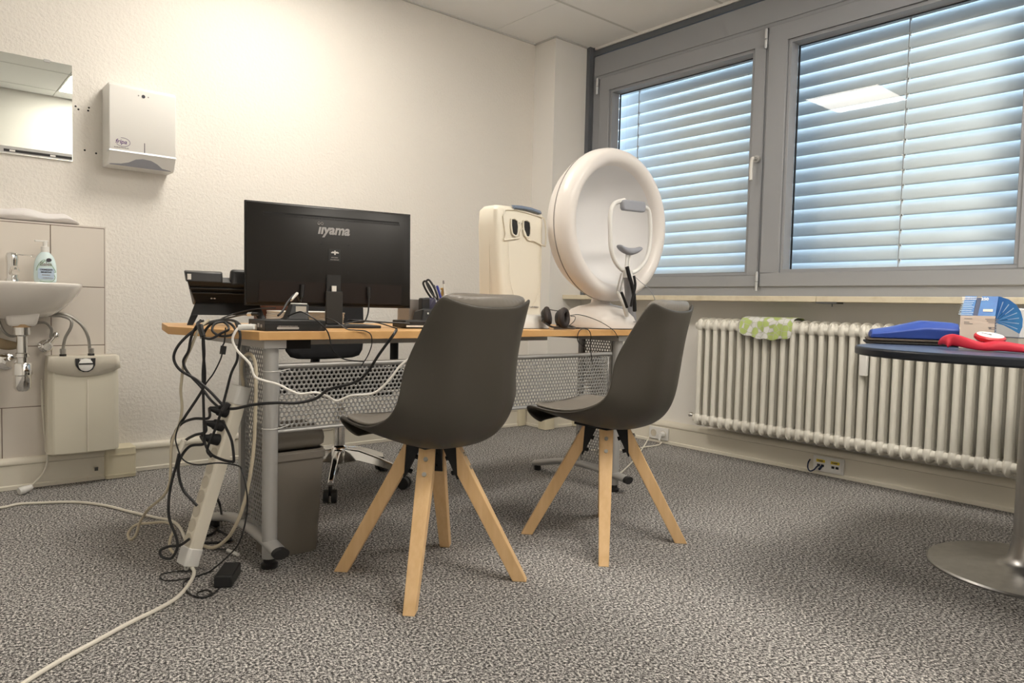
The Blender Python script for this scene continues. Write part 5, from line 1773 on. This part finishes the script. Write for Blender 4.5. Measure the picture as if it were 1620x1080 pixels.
for k in range(7):
    a = R(70-k*15)
    g.add([(.006, .006, .0028), (.062*math.cos(a), .004+.062*math.sin(a), .0028), (.062*math.cos(a+.04), .004+.062*math.sin(a+.04), .0028)], [(0, 1, 2)], Mfan)
ob('flap_rays', g, PRINTL, t)

# red cuff with gauge
t = thing('blood_pressure_cuff', 'red blood pressure cuff rolled out along the table edge', 'blood pressure cuff', tuple(onT(1540, 560)))
q = Vector(t.location)
q.z = TZ
t.location = q
g = G()
rg = []
line = [(1500, 553, 2.10, .006), (1501, 546, 2.10, .022), (1508, 541, 2.10, .031), (1518, 543, 2.07, .028), (1535, 548, 2.04, .019), (1552, 553, 2.02, .011), (1566, 556, 2.00, .008), (1580, 552, 1.99, .017), (1600, 554, 1.97, .014), (1625, 560, 1.94, .008), (1660, 566, 1.92, .006)]
for (x, y, d, h) in line:
    p_ = dep(x, y, d-.05)
    p_.z = TZ+h
    f_ = p_-q
    rg.append([Vector((f_.x, f_.y, .0015+max(0, h-.012)*.5)), f_+Vector((.002, .001, .004)), f_+Vector((.010, .007, .006)), f_+Vector((.034, .024, .006)), f_+Vector((.062, .043, -.002))])
g.rings(rg, False, closed=False)
ob('cuff_cloth', g, RED, t, solid=(.010, 1), sub=2)
gp = dep(1565, 541, 2.035)
t = thing('pressure_gauge', 'round white-faced pressure gauge with a red rim lying on the red cuff', 'gauge', (gp.x, gp.y, TZ+.032))
t.rotation_euler = (R(14)*math.cos(YAW-PI/2), R(14)*math.sin(YAW-PI/2), 0)
ob('gauge_rim', G().lathe([(.030, -.006), (.038, .0), (.039, .008), (.036, .012), (.033, .013)], None, 36), REDP, t)
ob('gauge_face', G().lathe([(.034, .011), (.033, .0135), (.001, .0138)], None, 36), WHITE, t)
ob('needle', G().box((-.001, -.002, .0139), (.001, .022, .0146)).box((-.003, -.003, .0139), (.003, .003, .0150)), INK, t)

# white device behind the carton at the photo edge
wp = dep(1600, 530, 2.33)
t = thing('white_box', 'plain white box at the right photo edge behind the printed carton', 'box', (wp.x, wp.y-.02, TZ))
Mz = Matrix.Rotation(R(-40), 4, 'Z')
ob('box_body', G().box((0, 0, .030), (.16, .12, .125), Mz), WHITE, t, bevel=.003)
ob('box_base', G().box((.003, .003, .0), (.157, .117, .030), Mz), OFFW, t, bevel=.003)
cs = dep(1604, 549, 2.02)
